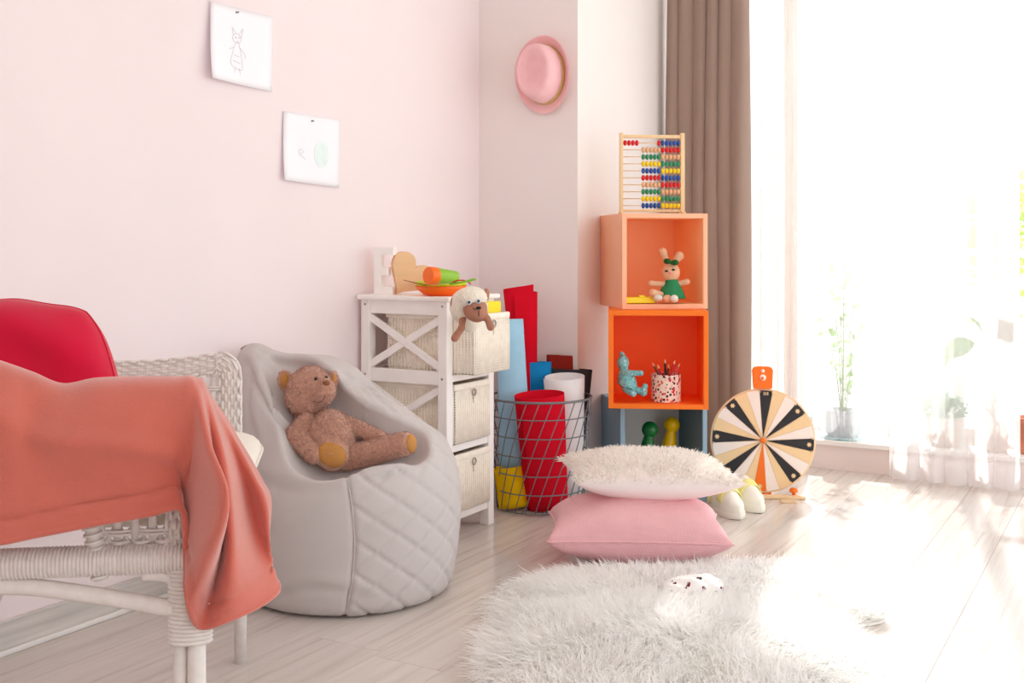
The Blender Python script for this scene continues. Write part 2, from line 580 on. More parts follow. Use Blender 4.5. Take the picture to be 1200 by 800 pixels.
M['terracotta'] = mat('terracotta pot', (196, 122, 96), .8, .05)
M['pot_taupe'] = mat('taupe clay pot', (196, 178, 168), .8, .04)
M['vase'] = mat('white ceramic', (240, 240, 244), .3, .02)
M['leaf'] = fur_mat('light green leaf', (126, 172, 76), .45, .15)
M['leaf_d'] = fur_mat('mid green leaf', (96, 150, 96), .4, .15)
M['leaf_tree'] = fur_mat('sunlit tree leaf', (196, 214, 130), .55, .15)
M['stem'] = mat('green stem', (130, 160, 90), .7)
M['bark'] = mat('tree bark', (130, 108, 90), .9, .15)
M['soil'] = mat('potting soil', (80, 62, 50), .95, .2, 60)
M['tray'] = mat('aqua saucer', (150, 206, 216), .4)
M['outdoor'] = mat('pale paving', (214, 208, 198), .9, .06)
M['pink_knit'] = mat('pink waffle knit', (242, 186, 193), .9, .03, 20, .45, 75, kind='weave', sheen=.2)
M['pencil_red'] = mat('red pencil paint', (200, 30, 40), .4)
M['pencil_brown'] = mat('brown pencil paint', (120, 60, 40), .4)
M['pencil_dark'] = mat('dark pencil paint', (50, 40, 44), .4)
M['pencil_pink'] = mat('pink pencil paint', (220, 90, 110), .4)

# ------------------------------------------------------------------ room shell
XL, YB, XP, YW = -2.33, 3.772, -1.89, 4.80     # left wall, back wall, pillar corner, window wall
ZC = 2.62
floor = struct('floor', MB().box2((XL - .2, -1.2, -.06), (3.2, YW + .3, -.012)), M['subfloor'])
pl_me = None
pw, plen = .19, 1.38
cols = int((3.2 - XL) / pw) + 1
random.seed(3)
for c in range(cols):
    y = -1.2 - random.random() * plen
    while y < YW:
        y0, y1 = max(y, -1.2), min(y + plen, YW)
        if y1 - y0 > .02 and not (XL + c * pw < XP - pw and y0 > YB + .05):
            m = MB().box2((XL + c * pw + .0005, y0 + .0005, -.012), (XL + (c + 1) * pw - .0005, y1 - .0005, 0))
            obj('plank', m, M['plank'], floor, smooth=False)
        y += plen
struct('wall_left', MB().box2((XL - .12, -1.2, 0), (XL, YB + .1, ZC)), M['pink_wall'])
struct('wall_back', MB().box2((XL - .12, YB, 0), (XP, YW + .3, ZC)), M['white_wall'])
struct('wall_window', MB().box2((XP, YW, 0), (3.2, YW + .3, .105)).box2((XP, YW, 2.42), (3.2, YW + .3, ZC)), M['sill'])
struct('trim_1', MB().box2((XP, YW - .025, .105), (3.2, YW + .2, .128)), M['white_trim'], bevel=.004)
struct('wall_front', MB().box2((XL - .12, -1.3, 0), (3.2, -1.2, ZC)), M['white_wall'])  # unseen wall behind the camera, added to cut fill light and darken the foreground
struct('ceiling', MB().box2((XL - .12, -1.2, ZC), (3.2, YW + .3, ZC + .1)), M['ceiling'])
bb = struct('baseboard_left', MB().box2((XL, -1.2, 0), (XL + .013, YB, .079)), M['base_wood'], bevel=.003)
obj('quarter_round', MB().box2((XL + .013, -1.2, 0), (XL + .024, YB, .014)), M['white_trim'], bb, bevel=.004)
# window: frame, mullions, panes
win = struct('window_1', MB().box2((XP, YW + .2, .128), (3.2, YW + .26, .19)).box2((XP, YW + .2, 2.36), (3.2, YW + .26, 2.42)), M['white_frame'])
mx = [XP + .035, -1.42, -.72, .04, .9, 1.75, 2.6, 3.16]
for x in mx:
    obj('mullion', MB().box2((x - .035, YW + .195, .19), (x + .035, YW + .265, 2.36)), M['white_frame'], win, smooth=False, bevel=.004)
for a, b in zip(mx[:-1], mx[1:]):
    obj('pane', MB().box2((a + .035, YW + .228, .19), (b - .035, YW + .232, 2.36)), M['glass'], win, smooth=False)
obj('transom', MB().box2((-.685, YW + .2, .915), (0.005, YW + .26, .945)), M['white_frame'], win, smooth=False)
# outdoors
struct('ground', MB().box2((-14, YW + .3, -.45), (14, 26, -.35)), M['outdoor'])


def leaves(P, size, seed, up=.3):
    r = np.random.default_rng(seed)
    n = len(P)
    D = r.normal(size=(n, 3)); D[:, 2] += up; D /= np.linalg.norm(D, axis=1, keepdims=True)
    S = np.cross(D, r.normal(size=(n, 3))); S /= np.linalg.norm(S, axis=1, keepdims=True)
    L = (size * r.uniform(.6, 1.3, n))[:, None]
    V = np.stack([P, P + D * L * .5 + S * L * .28, P + D * L, P + D * L * .5 - S * L * .28], 1).reshape(-1, 3)
    m = MB(); m.v.append(V); m.n = len(V)
    m.f = [(i, i + 1, i + 2, i + 3) for i in (np.arange(n) * 4).tolist()]
    return m


def tree(loc, h, rad, n, label, seed, group=None):
    t = thing('garden_tree', label, 'tree', loc, 0, group)
    r = np.random.default_rng(seed)
    x, y, z = loc
    obj('trunk', MB().tube([(x, y, z), (x + .05, y, z + h * .4), (x - .03, y + .05, z + h * .75)], [.11, .085, .04]), M['bark'], t)
    cen = r.normal(size=(9, 3)) * np.array([rad * .45, rad * .45, h * .18]) + np.array([x, y, z + h * .68])
    P = cen[r.integers(0, 9, n)] + r.normal(size=(n, 3)) * rad * .27
    obj('foliage', leaves(P, .16, seed), M['leaf_tree'], t, smooth=False, kind='stuff')


tree((.75, 9.6, -.35), 3.0, .8, 1500, 'yellow green garden tree outside at the right edge of the window', 11)
tree((-1.75, 16.5, -.35), 2.0, .9, 900, 'low pale garden tree far outside behind the tall thin potted plant', 12)
tree((-.9, 19.5, -.35), 2.2, 1.0, 900, 'low distant garden tree outside behind the white voile curtain', 14)


# ------------------------------------------------------------------ curtains
def drape(name, x0, x1, y, z0, z1, folds, amp, mat_, label, n=160, seed=1, pinch=.0, rag=0, solid=.003, ph=0.0, clear_label=None):
    r = np.random.default_rng(seed)
    s = np.linspace(0, 1, n)
    t = np.linspace(0, 1, 26)
    fr = r.uniform(.7, 1.3, folds * 2)
    phs = np.cumsum(np.interp(s, np.linspace(0, 1, folds * 2), fr)); phs = phs / phs[-1] * folds * 2 * PI + ph
    G = np.zeros((n, 26, 3))
    for j, tt in enumerate(t):
        a = amp * (.75 + .35 * tt)
        xc = x0 + (x1 - x0) * s
        mid = (x0 + x1) / 2
        xx = mid + (xc - mid) * (1 - pinch * math.sin(PI * min(1, tt * 1.0)) ) + a * .55 * np.cos(phs * 1.0 + .4) 
        yy = y + a * np.sin(phs + .35 * math.sin(3 * tt)) + .006 * np.sin(phs * 2.3 + 5 * tt)
        G[:, j] = np.stack([xx, yy, np.full(n, z1 + (z0 - z1) * tt)], 1)
    return G


cu = thing('taupe_curtain', 'heavy taupe brown curtain gathered in folds beside the window', 'curtain', (-1.67, 4.56, .01))
G = drape('c', -1.860, -1.515, 4.60, .012, 2.44, 6, .058, None, '', seed=4)
obj('curtain_panel', MB().grid(G), M['curtain'], cu, solid=.004)
obj('hem', MB().tube([G[i, 25] + np.array([0, -.003, .004]) for i in range(0, 160, 2)], .004, 6), M['curtain'], cu)
sh = thing('sheer_curtain', 'narrow gathered white voile hanging against the taupe curtain', 'curtain', (-1.37, 4.69, .01))
G = drape('s', -1.50, -1.27, 4.70, .012, 2.44, 7, .022, None, '', seed=5)
obj('voile_panel', MB().grid(G), M['sheer2'], sh)
sh = thing('sheer_curtain', 'wide loose white voile curtain in front of the potted plants on the sill', 'curtain', (-.68, 4.70, .01))
G = drape('s', -.94, -.455, 4.69, .012, 2.44, 5, .022, None, '', seed=6)
obj('voile_panel', MB().grid(G), M['sheer'], sh)
obj('hem', MB().grid(G[:, 24:26] + np.array([0, -.003, 0])), M['sheer'], sh)
sh = thing('sheer_curtain', 'flat white voile panel between the gathered voile and the loose voile', 'curtain', (-1.1, 4.76, .13))
G = drape('s', -1.26, -.95, 4.735, .14, 2.44, 3, .010, None, '', seed=8)
obj('voile_panel', MB().grid(G), M['sheer3'], sh)
rod = thing('curtain_rod', 'white curtain rod above the window, out of frame', 'rod', (-.2, 4.66, 2.46))
obj('pole', MB().tube([(XP + .01, 4.65, 2.455), (3.1, 4.65, 2.455)], .012), M['white_trim'], rod)

# ------------------------------------------------------------------ sheets of paper on the left wall
def on_wall(u, v, off=0.0):
    d = W(u, v, 1.0) - np.array([0, 0, CAMH])
    return np.array([0, 0, CAMH]) + d * ((XL + off) / d[0])


def paper(c4, label, curl, seed):
    TL, TR, BR, BL = [on_wall(*c) for c in c4]
    n = 12
    G = np.zeros((n, n, 3))
    for i in range(n):
        for j in range(n):
            a, b = i / (n - 1), j / (n - 1)
            p = (TL * (1 - a) + TR * a) * (1 - b) + (BL * (1 - a) + BR * a) * b
            lift = curl[0] * (1 - a) ** 2 * (.3 + .7 * b) + curl[1] * a ** 2 * b + curl[2] * b ** 3 * (1 - a)
            G[i, j] = p + np.array([.003 + lift, 0, 0])
    t = thing('drawing_sheet', label, 'drawing', tuple((BL + BR) / 2), 0, )
    obj('paper', MB().grid(G[::-1]), M['paper'], t, solid=.0006)
    f = lambda a, b: (lambda i, j: G[min(int(i), n - 1), min(int(j), n - 1)])(round(a * (n - 1)), round(b * (n - 1)))

    def at(a, b):
        x, y = a * (n - 1), b * (n - 1); i, j = min(int(x), n - 2), min(int(y), n - 2); fx, fy = x - i, y - j
        return (G[i, j] * (1 - fx) + G[i + 1, j] * fx) * (1 - fy) + (G[i, j + 1] * (1 - fx) + G[i + 1, j + 1] * fx) * fy + np.array([.0008, 0, 0])
    return t, at


def strokes(t, at, lines, r, mat_, name='pencil_line'):
    m = MB()
    for L in lines:
        P = catmull([at(*p) for p in L], max(6, 5 * len(L)))
        m.tube(P, r, 4)
    obj(name, m, mat_, t)


t, at = paper([(244, 2), (319, 20), (317, 108), (238, 92)], 'upper white sheet with a small pencil sketch pinned to the pink wall', (.022, .004, .012), 1)
circ = lambda cx, cy, rx, ry, a0=0, a1=2 * PI, k=10: [(cx + rx * math.cos(a0 + (a1 - a0) * i / k), cy + ry * math.sin(a0 + (a1 - a0) * i / k)) for i in range(k + 1)]
strokes(t, at, [circ(.42, .40, .07, .06), [(.36, .36), (.34, .27), (.40, .33)], [(.46, .33), (.51, .26), (.49, .38)], circ(.40, .39, .012, .01), circ(.455, .385, .012, .01),
                [(.41, .43), (.43, .445), (.45, .425)], [(.40, .46), (.35, .60), (.33, .76), (.50, .80), (.49, .62), (.45, .46)], [(.38, .52), (.30, .56)], [(.47, .52), (.56, .60), (.54, .64)],
                [(.37, .62), (.46, .64)], [(.36, .70), (.47, .72)], [(.39, .78), (.38, .86)], [(.46, .79), (.47, .87)]], .0007, M['pencil'])
obj('push_pin', MB().lathe([(.003, 0), (.003, .002), (.0015, .003), (.0028, .008)], at(.40, .06), (1, 0, 0), 10), M['pin'], t)
t, at = paper([(331, 130), (398, 141), (396, 220), (328, 211)], 'lower white sheet with a faint teal crayon patch pinned to the pink wall', (.007, .003, .010), 2)
strokes(t, at, [circ(.30, .55, .04, .03), [(.27, .6), (.33, .62), (.38, .66)]], .0006, M['pencil'])
blob = [at(.66 + .13 * math.cos(a), .55 + .19 * math.sin(a)) for a in np.linspace(0, 2 * PI, 28)[:-1]]
cc = at(.66, .55)
m = MB(); m.add(np.array([cc + np.array([.0006, 0, 0])] + [b_ + np.array([.0006, 0, 0]) for b_ in blob]), [(0, i, i % 27 + 1) for i in range(1, 28)])
obj('crayon_patch', m, M['teal_wash'], t)
obj('push_pin', MB().lathe([(.003, 0), (.003, .002), (.0015, .003), (.0028, .008)], at(.48, .08), (1, 0, 0), 10), M['pin'], t)

# ------------------------------------------------------------------ pink hat on the back wall
hc = np.array([-2.020, YB, 1.612])
ht = thing('fedora_hat', 'pink fedora hat with olive gold band hung on the back wall', 'hat', (hc[0], YB, 1.48))
nA, rings = 48, []
e1, e2, out = np.array([1., 0, 0]), np.array([0, 0, 1.]), np.array([0, -1., 0])
an = np.linspace(0, 2 * PI, nA, endpoint=False)


def hat_ring(rx, rz, dy, cx=0.0, cz=0.0, fn=None):
    P = []
    for a in an:
        d = dy + (fn(a) if fn else 0)
        P.append(hc + e1 * (cx + rx * math.cos(a)) + e2 * (cz + rz * math.sin(a)) + out * d)
    return np.array(P)


flare = lambda a: .012 * math.sin(a) + .018 * abs(math.cos(a))
brim = np.stack([hat_ring(.118, .150, .030, fn=flare), hat_ring(.104, .134, .024, fn=lambda a: .5 * flare(a)), hat_ring(.088, .117, .016), hat_ring(.080, .108, .016)], 1)
obj('brim', MB().grid(brim, True), M['hat'], ht, solid=.004, sub=1)
cr = [hat_ring(.083, .112, .014), hat_ring(.083, .112, .035), hat_ring(.081, .110, .075, -.003, .004), hat_ring(.076, .104, .103, -.005, .006), hat_ring(.067, .094, .116, -.006, .007)]
cr += [hat_ring(.053, .080, .112, -.010, .008), hat_ring(.038, .062, .096, -.016, .008), hat_ring(.02, .036, .089, -.018, .008), hat_ring(.0008, .001, .087, -.018, .008)]
obj('crown', MB().grid(np.stack(cr, 1), True), M['hat'], ht, sub=1)
obj('hat_band', MB().grid(np.stack([hat_ring(.0845, .1135, .016), hat_ring(.0855, .1145, .019), hat_ring(.0850, .1140, .036), hat_ring(.0835, .112, .038)], 1), True), M['hat_band'], ht)

# ------------------------------------------------------------------ storage cabinet against the left wall
CX0, CX1, CY0, CY1 = -2.312, -1.965, 2.985, 3.28
cab = thing('storage_cabinet', 'white wooden cabinet with crossed side braces and three wicker drawers', 'cabinet', ((CX0 + CX1) / 2, (CY0 + CY1) / 2, 0))
pw_ = .036
for x, y in ((CX0, CY0), (CX1 - pw_, CY0), (CX0, CY1 - pw_), (CX1 - pw_, CY1 - pw_)):
    obj('post', MB().box2((x, y, 0), (x + pw_, y + pw_, .775)), M['white_wood'], cab, smooth=False, bevel=.003)
obj('tabletop', MB().box2((CX0 - .008, CY0 - .016, .775), (CX1 + .018, CY1 + .014, .792)), M['white_wood'], cab, smooth=False, bevel=.006, seg=3)
RZ = [.752, .5255, .296, .072]
for i, z in enumerate(RZ):
    for y in (CY0 + .004, CY1 - .024):
        obj('side_rail', MB().box2((CX0 + pw_, y, z - .022), (CX1 - pw_, y + .020, z + (.023 if i == 0 else .022))), M['white_wood'], cab, smooth=False, bevel=.002)
    obj('front_rail', MB().box2((CX1 - .024, CY0 + pw_, z - .013), (CX1 - .004, CY1 - pw_, z + (.023 if i == 0 else .010))), M['white_wood'], cab, smooth=False, bevel=.002)
    obj('back_rail', MB().box2((CX0 + .004, CY0 + pw_, z - .02), (CX0 + .02, CY1 - pw_, z + .02)), M['white_wood'], cab, smooth=False, bevel=.002)
    if i:
        obj('runner', MB().box2((CX0 + pw_, CY0 + .024, z - .006), (CX1 - .024, CY1 - .024, z + .004)), M['white_wood'], cab, smooth=False)
    for x in (CX0 + pw_ / 2, CX1 - pw_ / 2):
        zz = z + (.008 if i == 0 else 0)
        obj('screw', MB().lathe([(.004, 0), (.004, .0015), (.0025, .0022)], (x, CY0, zz), (0, -1, 0), 10), M['steel'], cab)
for zt, zb in ((RZ[0] - .022, RZ[1] + .022), (RZ[1] - .022, RZ[2] + .022), (RZ[2] - .022, RZ[3] + .022)):
    for yy in (CY0 + .006, CY1 - .022):
        for k, (za, zb2) in enumerate(((zt, zb), (zb, zt))):
            ym = yy + (.0 if k == 0 else .004)
            a = np.array([CX0 + pw_ - .004, ym + .006, za + (-.012 if za == zt else .012)]); b = np.array([CX1 - pw_ + .004, ym + .006, zb2 + (-.012 if zb2 == zt else .012)])
            obj('cross_brace', MB().bar(a, b, .012, .024, up=(0, -1, 0) if False else (0, 0, 1)), M['white_wood'], cab, smooth=False, bevel=.0015)


def basket_drawer(x0, x1, z0, z1, handle):
    y0, y1 = CY0 + .040, CY1 - .040
    m = MB()
    th = .006
    m.box2((x0, y0, z0), (x1, y1, z0 + th)).box2((x0, y0, z0), (x0 + th, y1, z1)).box2((x1 - th, y0, z0), (x1, y1, z1))
    m.box2((x0, y0, z0), (x1, y0 + th, z1)).box2((x0, y1 - th, z0), (x1, y1, z1))
    d = obj('basket_drawer', m, M['wicker_cream'], cab, smooth=False, label='cream woven wicker drawer')
    rb = MB()
    for y in np.arange(y0 + .006, y1, .0095):
        rb.tube([(x1 + .001, y, z0), (x1 + .002, y, (z0 + z1) / 2), (x1 + .001, y, z1 - .02)], .0032, 6)
    for x in np.arange(x0 + .008, x1, .0125):
        rb.tube([(x, y0 - .001, z0), (x, y0 - .001, z1 - .02)], .003, 6)
    for z in np.arange(z0 + .006, z1 - .02, .0085):
        rb.tube([(x0, y0 - .0005, z), (x1, y0 - .0005, z), (x1 + .0005, y0, z), (x1 + .0005, y1, z)], .0022, 5)
    obj('wicker_ribs', rb, M['cream_rib'], d, kind='stuff')
    obj('rim', MB().box2((x0 - .003, y0 - .004, z1 - .020), (x1 + .004, y0 + .005, z1)).box2((x1 - .005, y0 - .004, z1 - .020), (x1 + .005, y1 + .004, z1))
        .box2((x0 - .003, y1 - .005, z1 - .020), (x1 + .004, y1 + .004, z1)).box2((x0 - .004, y0 - .004, z1 - .02), (x0 + .004, y1 + .004, z1)), M['cream_rib'], d, bevel=.004)
    yc = (y0 + y1) / 2
    hz = z1 - .034
    obj('pull_ring', MB().tube([(x1 + .009, yc + .011 * math.cos(a), hz + .011 * math.sin(a)) for a in np.linspace(0, 2 * PI, 17)[:-1]], .0022, 6, True), M['steel'], d)
    obj('pull_loop', MB().tube([(x1 + .003, yc - .004, hz - .008), (x1 + .009, yc, hz - .016), (x1 + .004, yc + .004, hz - .036)], .0028, 6), M['cream_rib'], d)
    return d


basket_drawer(-2.232, -1.885, RZ[1] + .014, RZ[0] - .018, 0)
basket_drawer(-2.300, -1.962, RZ[2] + .014, RZ[1] - .022, 1)
basket_drawer(-2.300, -1.962, RZ[3] + .014, RZ[2] - .022, 1)
yb = thing('toy_box', 'small yellow plastic box poking out of the open top drawer', 'box', (-1.93, 3.2, .56))
obj('box_body', MB().box2((-1.955, 3.135, .545), (-1.902, 3.222, .770)), M['yellow'], yb, smooth=False, bevel=.004)
obj('box_lid', MB().box2((-1.957, 3.100, .7), (-1.900, 3.134, .768)), M['white_trim'], yb, smooth=False, bevel=.003, label='white end with grey tag')
obj('grey_tag', MB().box2((-1.900, 3.106, .722), (-1.8985, 3.128, .742)), M['steel'], yb, smooth=False)

# --- things on the cabinet
TT = .792
le = thing('letter_e', 'white wooden letter E standing on the cabinet beside the pink wall', 'letter', (-2.255, 3.03, TT))
E = [(0, 0), (.072, 0), (.072, .026), (.027, .026), (.027, .064), (.055, .064), (.055, .092), (.027, .092), (.027, .132), (.078, .132), (.078, .160), (0, .160)]
ea = math.radians(14)
ed = np.array([math.cos(ea), math.sin(ea), 0]); et = np.array([-math.sin(ea), math.cos(ea), 0])
obj('letter_body', MB().prism([(x * .92, y) for x, y in E], (-2.278, 3.012, TT), ed, (0, 0, 1), et * .03), M['white_wood'], le, smooth=False, bevel=.0015)
hr = thing('wooden_heart', 'upright pale wooden heart standing behind the orange bowl', 'ornament', (-2.15, 3.09, TT))
hp = []
for a in np.linspace(0, 2 * PI, 60, endpoint=False):
    hp.append((16 * math.sin(a) ** 3, 13 * math.cos(a) - 5 * math.cos(2 * a) - 2 * math.cos(3 * a) - math.cos(4 * a)))
hp = np.array(hp) / 30.0 * .150
rot = math.radians(-36)
hp = np.stack([hp[:, 0] * math.cos(rot) - hp[:, 1] * math.sin(rot), hp[:, 0] * math.sin(rot) + hp[:, 1] * math.cos(rot)], 1)
hp[:, 1] -= hp[:, 1].min(); hp[:, 1] = np.maximum(hp[:, 1], 0.003) - .003
hp[:, 0] -= hp[:, 0].min()
hq = WF(461, 345, TT); HA = .92
obj('heart_block', MB().prism(hp[::-1], hq, (math.cos(HA), math.sin(HA), 0), (0, 0, 1), np.array([-math.sin(HA), math.cos(HA), 0]) * .028), M['heart'], hr, smooth=False, bevel=.002)
bc = np.array([-2.035, 3.055, TT])
bo = thing('toy_bowl', 'shallow orange toy bowl on the cabinet with a lime bowl inside', 'bowl', tuple(bc))
obj('bowl_body', MB().lathe([(.046, 0), (.058, .004), (.078, .020), (.086, .033), (.083, .033), (.07, .016), (.04, .007)], bc, n=36), M['orange'], bo)
b2 = thing('toy_bowl', 'lime yellow toy bowl nested in the orange bowl', 'bowl', tuple(bc + [0, 0, .012]))
obj('bowl_body', MB().lathe([(.04, .010), (.066, .018), (.083, .036), (.0875, .046), (.084, .046), (.066, .026), (.03, .016)], bc, n=36), M['lime'], b2)
ca, cb = W(512, 323.5, 3.47), W(538, 325, 3.53)
cp = thing('toy_cup', 'green toy cup with orange rim lying on its side in the bowls', 'cup', tuple(bc + [0, 0, .05]))
d_ = nrm(cb - ca)
a0 = ca - d_ * .005
obj('cup_body', MB().lathe([(.0268, 0), (.0268, .004), (.020, .078), (.018, .082), (.002, .083)], a0, d_, 28), M['green'], cp, angle=40)
obj('cup_rim', MB().lathe([(.022, -.030), (.0275, -.030), (.0285, -.026), (.0285, -.002), (.027, .001), (.022, -.001)], a0, d_, 28), M['orange'], cp, angle=40, label='wide orange rim of the cup')
sp = thing('toy_spoon', 'green toy spoon with its tip sticking out of the bowls', 'spoon', tuple(bc + [.05, .0, .05]))
obj('spoon_handle', MB().tube([W(527, 333, 3.45), W(545, 330, 3.43), W(553, 328, 3.42)], [.003, .003, .004], 8), M['green'], sp)
obj('spoon_bowl', MB().ball(W(555, 327.5, 3.42), (.011, .008, .0035)), M['green'], sp)
sp = thing('toy_hook', 'thin red curved toy handle arching over the lime bowl', 'toy', tuple(bc + [.06, .0, .05]))
obj('arched_handle', MB().tube(catmull([W(528, 333, 3.46), W(536, 328.5, 3.45), W(546, 329, 3.45), W(552, 333, 3.45)], 14), .0024, 6), M['red'], sp)
sk = thing('toy_stick', 'thin brown toy stick poking left over the bowl edge before the heart', 'toy', tuple(bc + [-.08, -.02, .045]))
obj('stick', MB().tube([W(473, 328, 3.42), W(487, 331.5, 3.44), W(500, 334, 3.46)], [.0012, .0018, .002], 6), M['nose'], sk)

# --- plush lamb hanging over the open drawer
LZ = 3.40
pxm = LZ / FPX
lb = thing('plush_lamb', 'plush lamb with cream wool cap hanging over the open wicker drawer', 'plush toy', tuple(W(552, 372, LZ + .06)))
Lw = lambda u, v, d=0.0: W(u, v, LZ + d)


def f_lamb(P):
    d = s_ell(P, Lw(557, 362, 0), (.036, .04, .037))
    d = smin(d, s_ell(P, Lw(560, 369, -.018), (.024, .026, .021)), .015)
    d = smin(d, s_cap(P, Lw(543, 368, .03), Lw(541, 384, -.004), .012, .0095), .01)
    d = smin(d, s_cap(P, Lw(541, 384, -.004), Lw(533, 396, -.004), .0095, .012), .006)
    d = smin(d, s_cap(P, Lw(566, 368, .03), Lw(571, 373, -.02), .011, .009), .01)
    d = smin(d, s_cap(P, Lw(571, 373, -.02), Lw(575, 383, -.024), .009, .012), .006)
    return d


lo, hi = Lw(545, 375, .02) - .13, Lw(560, 360, .02) + .12
obj('lamb_body', nets(f_lamb, lo, hi, .0035), M['lamb_skin'], lb)


def f_wool(P):
    d = s_ell(P, Lw(553, 348.5, .008), (.047, .05, .034))
    d = smin(d, s_ell(P, Lw(540, 358, .035), (.032, .04, .04)), .03)
    d = smin(d, s_cap(P, Lw(545, 366, .055), Lw(550, 378, .10), .036, .03), .03)
    return smax(d + .0018 * np.sin(P[..., 0] * 420) * np.sin(P[..., 1] * 390) * np.sin(P[..., 2] * 410), -s_ell(P, Lw(559, 367, -.03), (.034, .05, .033)), .006)


obj('wool_cap', nets(f_wool, lo, hi, .0035), M['lamb_wool'], lb, label='cream wool cap and back')
for (u, v) in ((549.5, 354), (560.5, 352.5)):
    ep = surf(lambda q: np.minimum(f_lamb(q), f_wool(q)), u, v, LZ)
    e = obj('eye', MB().ball(ep + FW * .003, .0092), M['eye_white'], lb, label='grey white eye')
    obj('pupil', MB().ball(ep - FW * .0045 + RT * .001, .0040), M['black'], e)
obj('nose', MB().ball(Lw(561, 360.5, -.042), (.009, .006, .0045)), M['black'], lb)
obj('mouth', MB().tube([Lw(553.5, 360.5, -.037), Lw(557, 362.3, -.042), Lw(561, 361.5, -.046), Lw(561.2, 366, -.046), Lw(561, 370.5, -.043)], .0013, 5), M['black'], lb)
for (u, v, s_) in ((531.5, 355, 1), (570, 345, -1)):
    ear = obj('ear', MB().ball(Lw(u, v, .015), (.009, .012, .020)), M['lamb_skin'], lb)

# ------------------------------------------------------------------ beanbag
BC = np.array([-1.955, 2.465, .25]); BP = np.array([-2.235, 2.415, .615])
RBAG = .30


def f_bag0(P):
    Q = P.copy()
    z = Q[..., 2]
    Q[..., 2] = np.where(z < BC[2], BC[2] + (z - BC[2]) * .55, z)
    d = s_cap(Q, BP, BC, .055, RBAG)
    # sharpen hull between peak and ball
    d = smin(d, s_cap(Q, BP * .5 + BC * .5 + np.array([0, .03, .01]), BC, .21, RBAG), .06)
    return d


HOL = [(W(328, 416, 3.09), W(394, 512, 2.93), .08, .125), (W(394, 512, 2.93), W(472, 512, 2.96), .120, .085)]


def f_bag(P):
    d = f_bag0(P)
    h = s_cap(P, *HOL[0]); h = smin(h, s_cap(P, *HOL[1]), .05)
    d = smax(d, -h, .016)
    # soft folds running from the peak
    q = P - BP
    ang = np.arctan2(q[..., 1] - .25 * q[..., 2], q[..., 0] + .3)
    fall = np.clip(1 - np.linalg.norm(q, axis=-1) / .42, 0, 1)
    d = d + .016 * fall * np.sin(ang * 9 + 6 * q[..., 2])
    d = smax(d, .003 - P[..., 2], .03)
    d = smax(d, (XL + .016) - P[..., 0], .02)
    return d


bag = thing('beanbag_chair', 'large pale grey teardrop beanbag slumped against the pink wall', 'beanbag', (BC[0], BC[1], 0))
bm_ = nets(f_bag, (-2.35, 2.02, -.02), (-1.55, 2.92, .75), .0075)
V = bm_.v[0]
N_ = vnormals(V, bm_.f)
# quilted panel on the right front side: diamond stitch lines pressed into the cloth
rel = V - BC
th_ = np.arctan2(rel[:, 0] * RT[0] + rel[:, 1] * RT[1], -(rel[:, 0] * FW[0] + rel[:, 1] * FW[1]))   # 0 faces the camera, + to the right
seam = .10 + .10 * np.cos((V[:, 2] - .2) * 7)
inq = (th_ > seam) & (th_ < 2.6)
a_ = th_ * .30; zz = V[:, 2] * 1.0
l1 = np.abs(((a_ * .75 + zz) / .085) % 1 - .5) * 2; l2 = np.abs(((a_ * .75 - zz) / .085) % 1 - .5) * 2
q_ = np.exp(-((1 - l1) / .14) ** 2) + np.exp(-((1 - l2) / .14) ** 2)
sm = np.exp(-((th_ - seam) * .3 / .006) ** 2) * (th_ > -1) * (V[:, 2] < .47)
hol = np.minimum(s_cap(V, *HOL[0]), s_cap(V, *HOL[1])) < .012
pil_ = np.where(inq & ~hol, .003 - .0052 * np.clip(q_, 0, 1), 0) - .006 * sm
V += N_ * pil_[:, None]
# slack creases in the cloth: a groove with a soft ridge beside it
for line, dep, wd in (([(288, 424), (300, 452), (318, 482), (345, 512)], .012, .010), ([(306, 412), (325, 424), (345, 428), (372, 434)], .010, .011), ([(296, 440), (290, 475), (300, 520)], .008, .013),
                      ([(400, 436), (432, 458), (462, 484)], .007, .010), ([(428, 562), (462, 556), (500, 545)], .006, .008), ([(300, 560), (340, 575), (390, 572)], .005, .016),
                      ([(320, 700), (370, 690), (425, 697)], .005, .014)):
    pts = [(u, v, ray(f_bag, u, v)) for u, v in line]
    pts = np.array([W(u, v, z) for u, v, z in pts if z])
    if len(pts) < 2: continue
    pts = catmull(pts, 50)
    dd_ = np.linalg.norm(V[:, None, :] - pts[None], axis=2)
    k_ = dd_.argmin(1); dmin = dd_.min(1)
    taper = np.sin(PI * np.clip((k_ + 4) / 57, 0, 1)) ** .6
    above = (V[:, 2] > pts[k_][:, 2])
    V += N_ * (taper * dep * (-np.exp(-(dmin / wd) ** 2) + .7 * above * np.exp(-((dmin - 2.2 * wd) / (1.3 * wd)) ** 2)))[:, None]
obj('bag_shell', bm_, M['bag'], bag)
sp_ = []
for zz in np.linspace(.03, .36, 22):
    s0 = .10 + .10 * math.cos((zz - .2) * 7)
    d = RT * math.sin(s0) - FW * math.cos(s0)
    tt = np.linspace(.5, .1, 200)
    Pp = np.array([BC[0], BC[1], zz]) + tt[:, None] * d
    i = np.argmax(f_bag(Pp) < 0)
    sp_.append(Pp[i] - d * .002)
obj('piped_seam', MB().tube(catmull(sp_, 60), .0022, 6), M['bag'], bag)
k0 = W(292, 409, 3.20)
obj('carry_loop', MB().grid(np.array([[k0 + RT * (x * .022) + UP * (.012 * math.cos(x * 1.5) + .0) - FW * (y * .012) for y in (-1, 1)] for x in np.linspace(-1, 1, 9)])), M['bag_dark'], bag, solid=.003, label='brown webbing loop at the peak')

# ------------------------------------------------------------------ teddy bear in the beanbag
def bz(u, v, up=.0):
    z = ray(f_bag, u, v)
    return (z if z else 3.0) - up


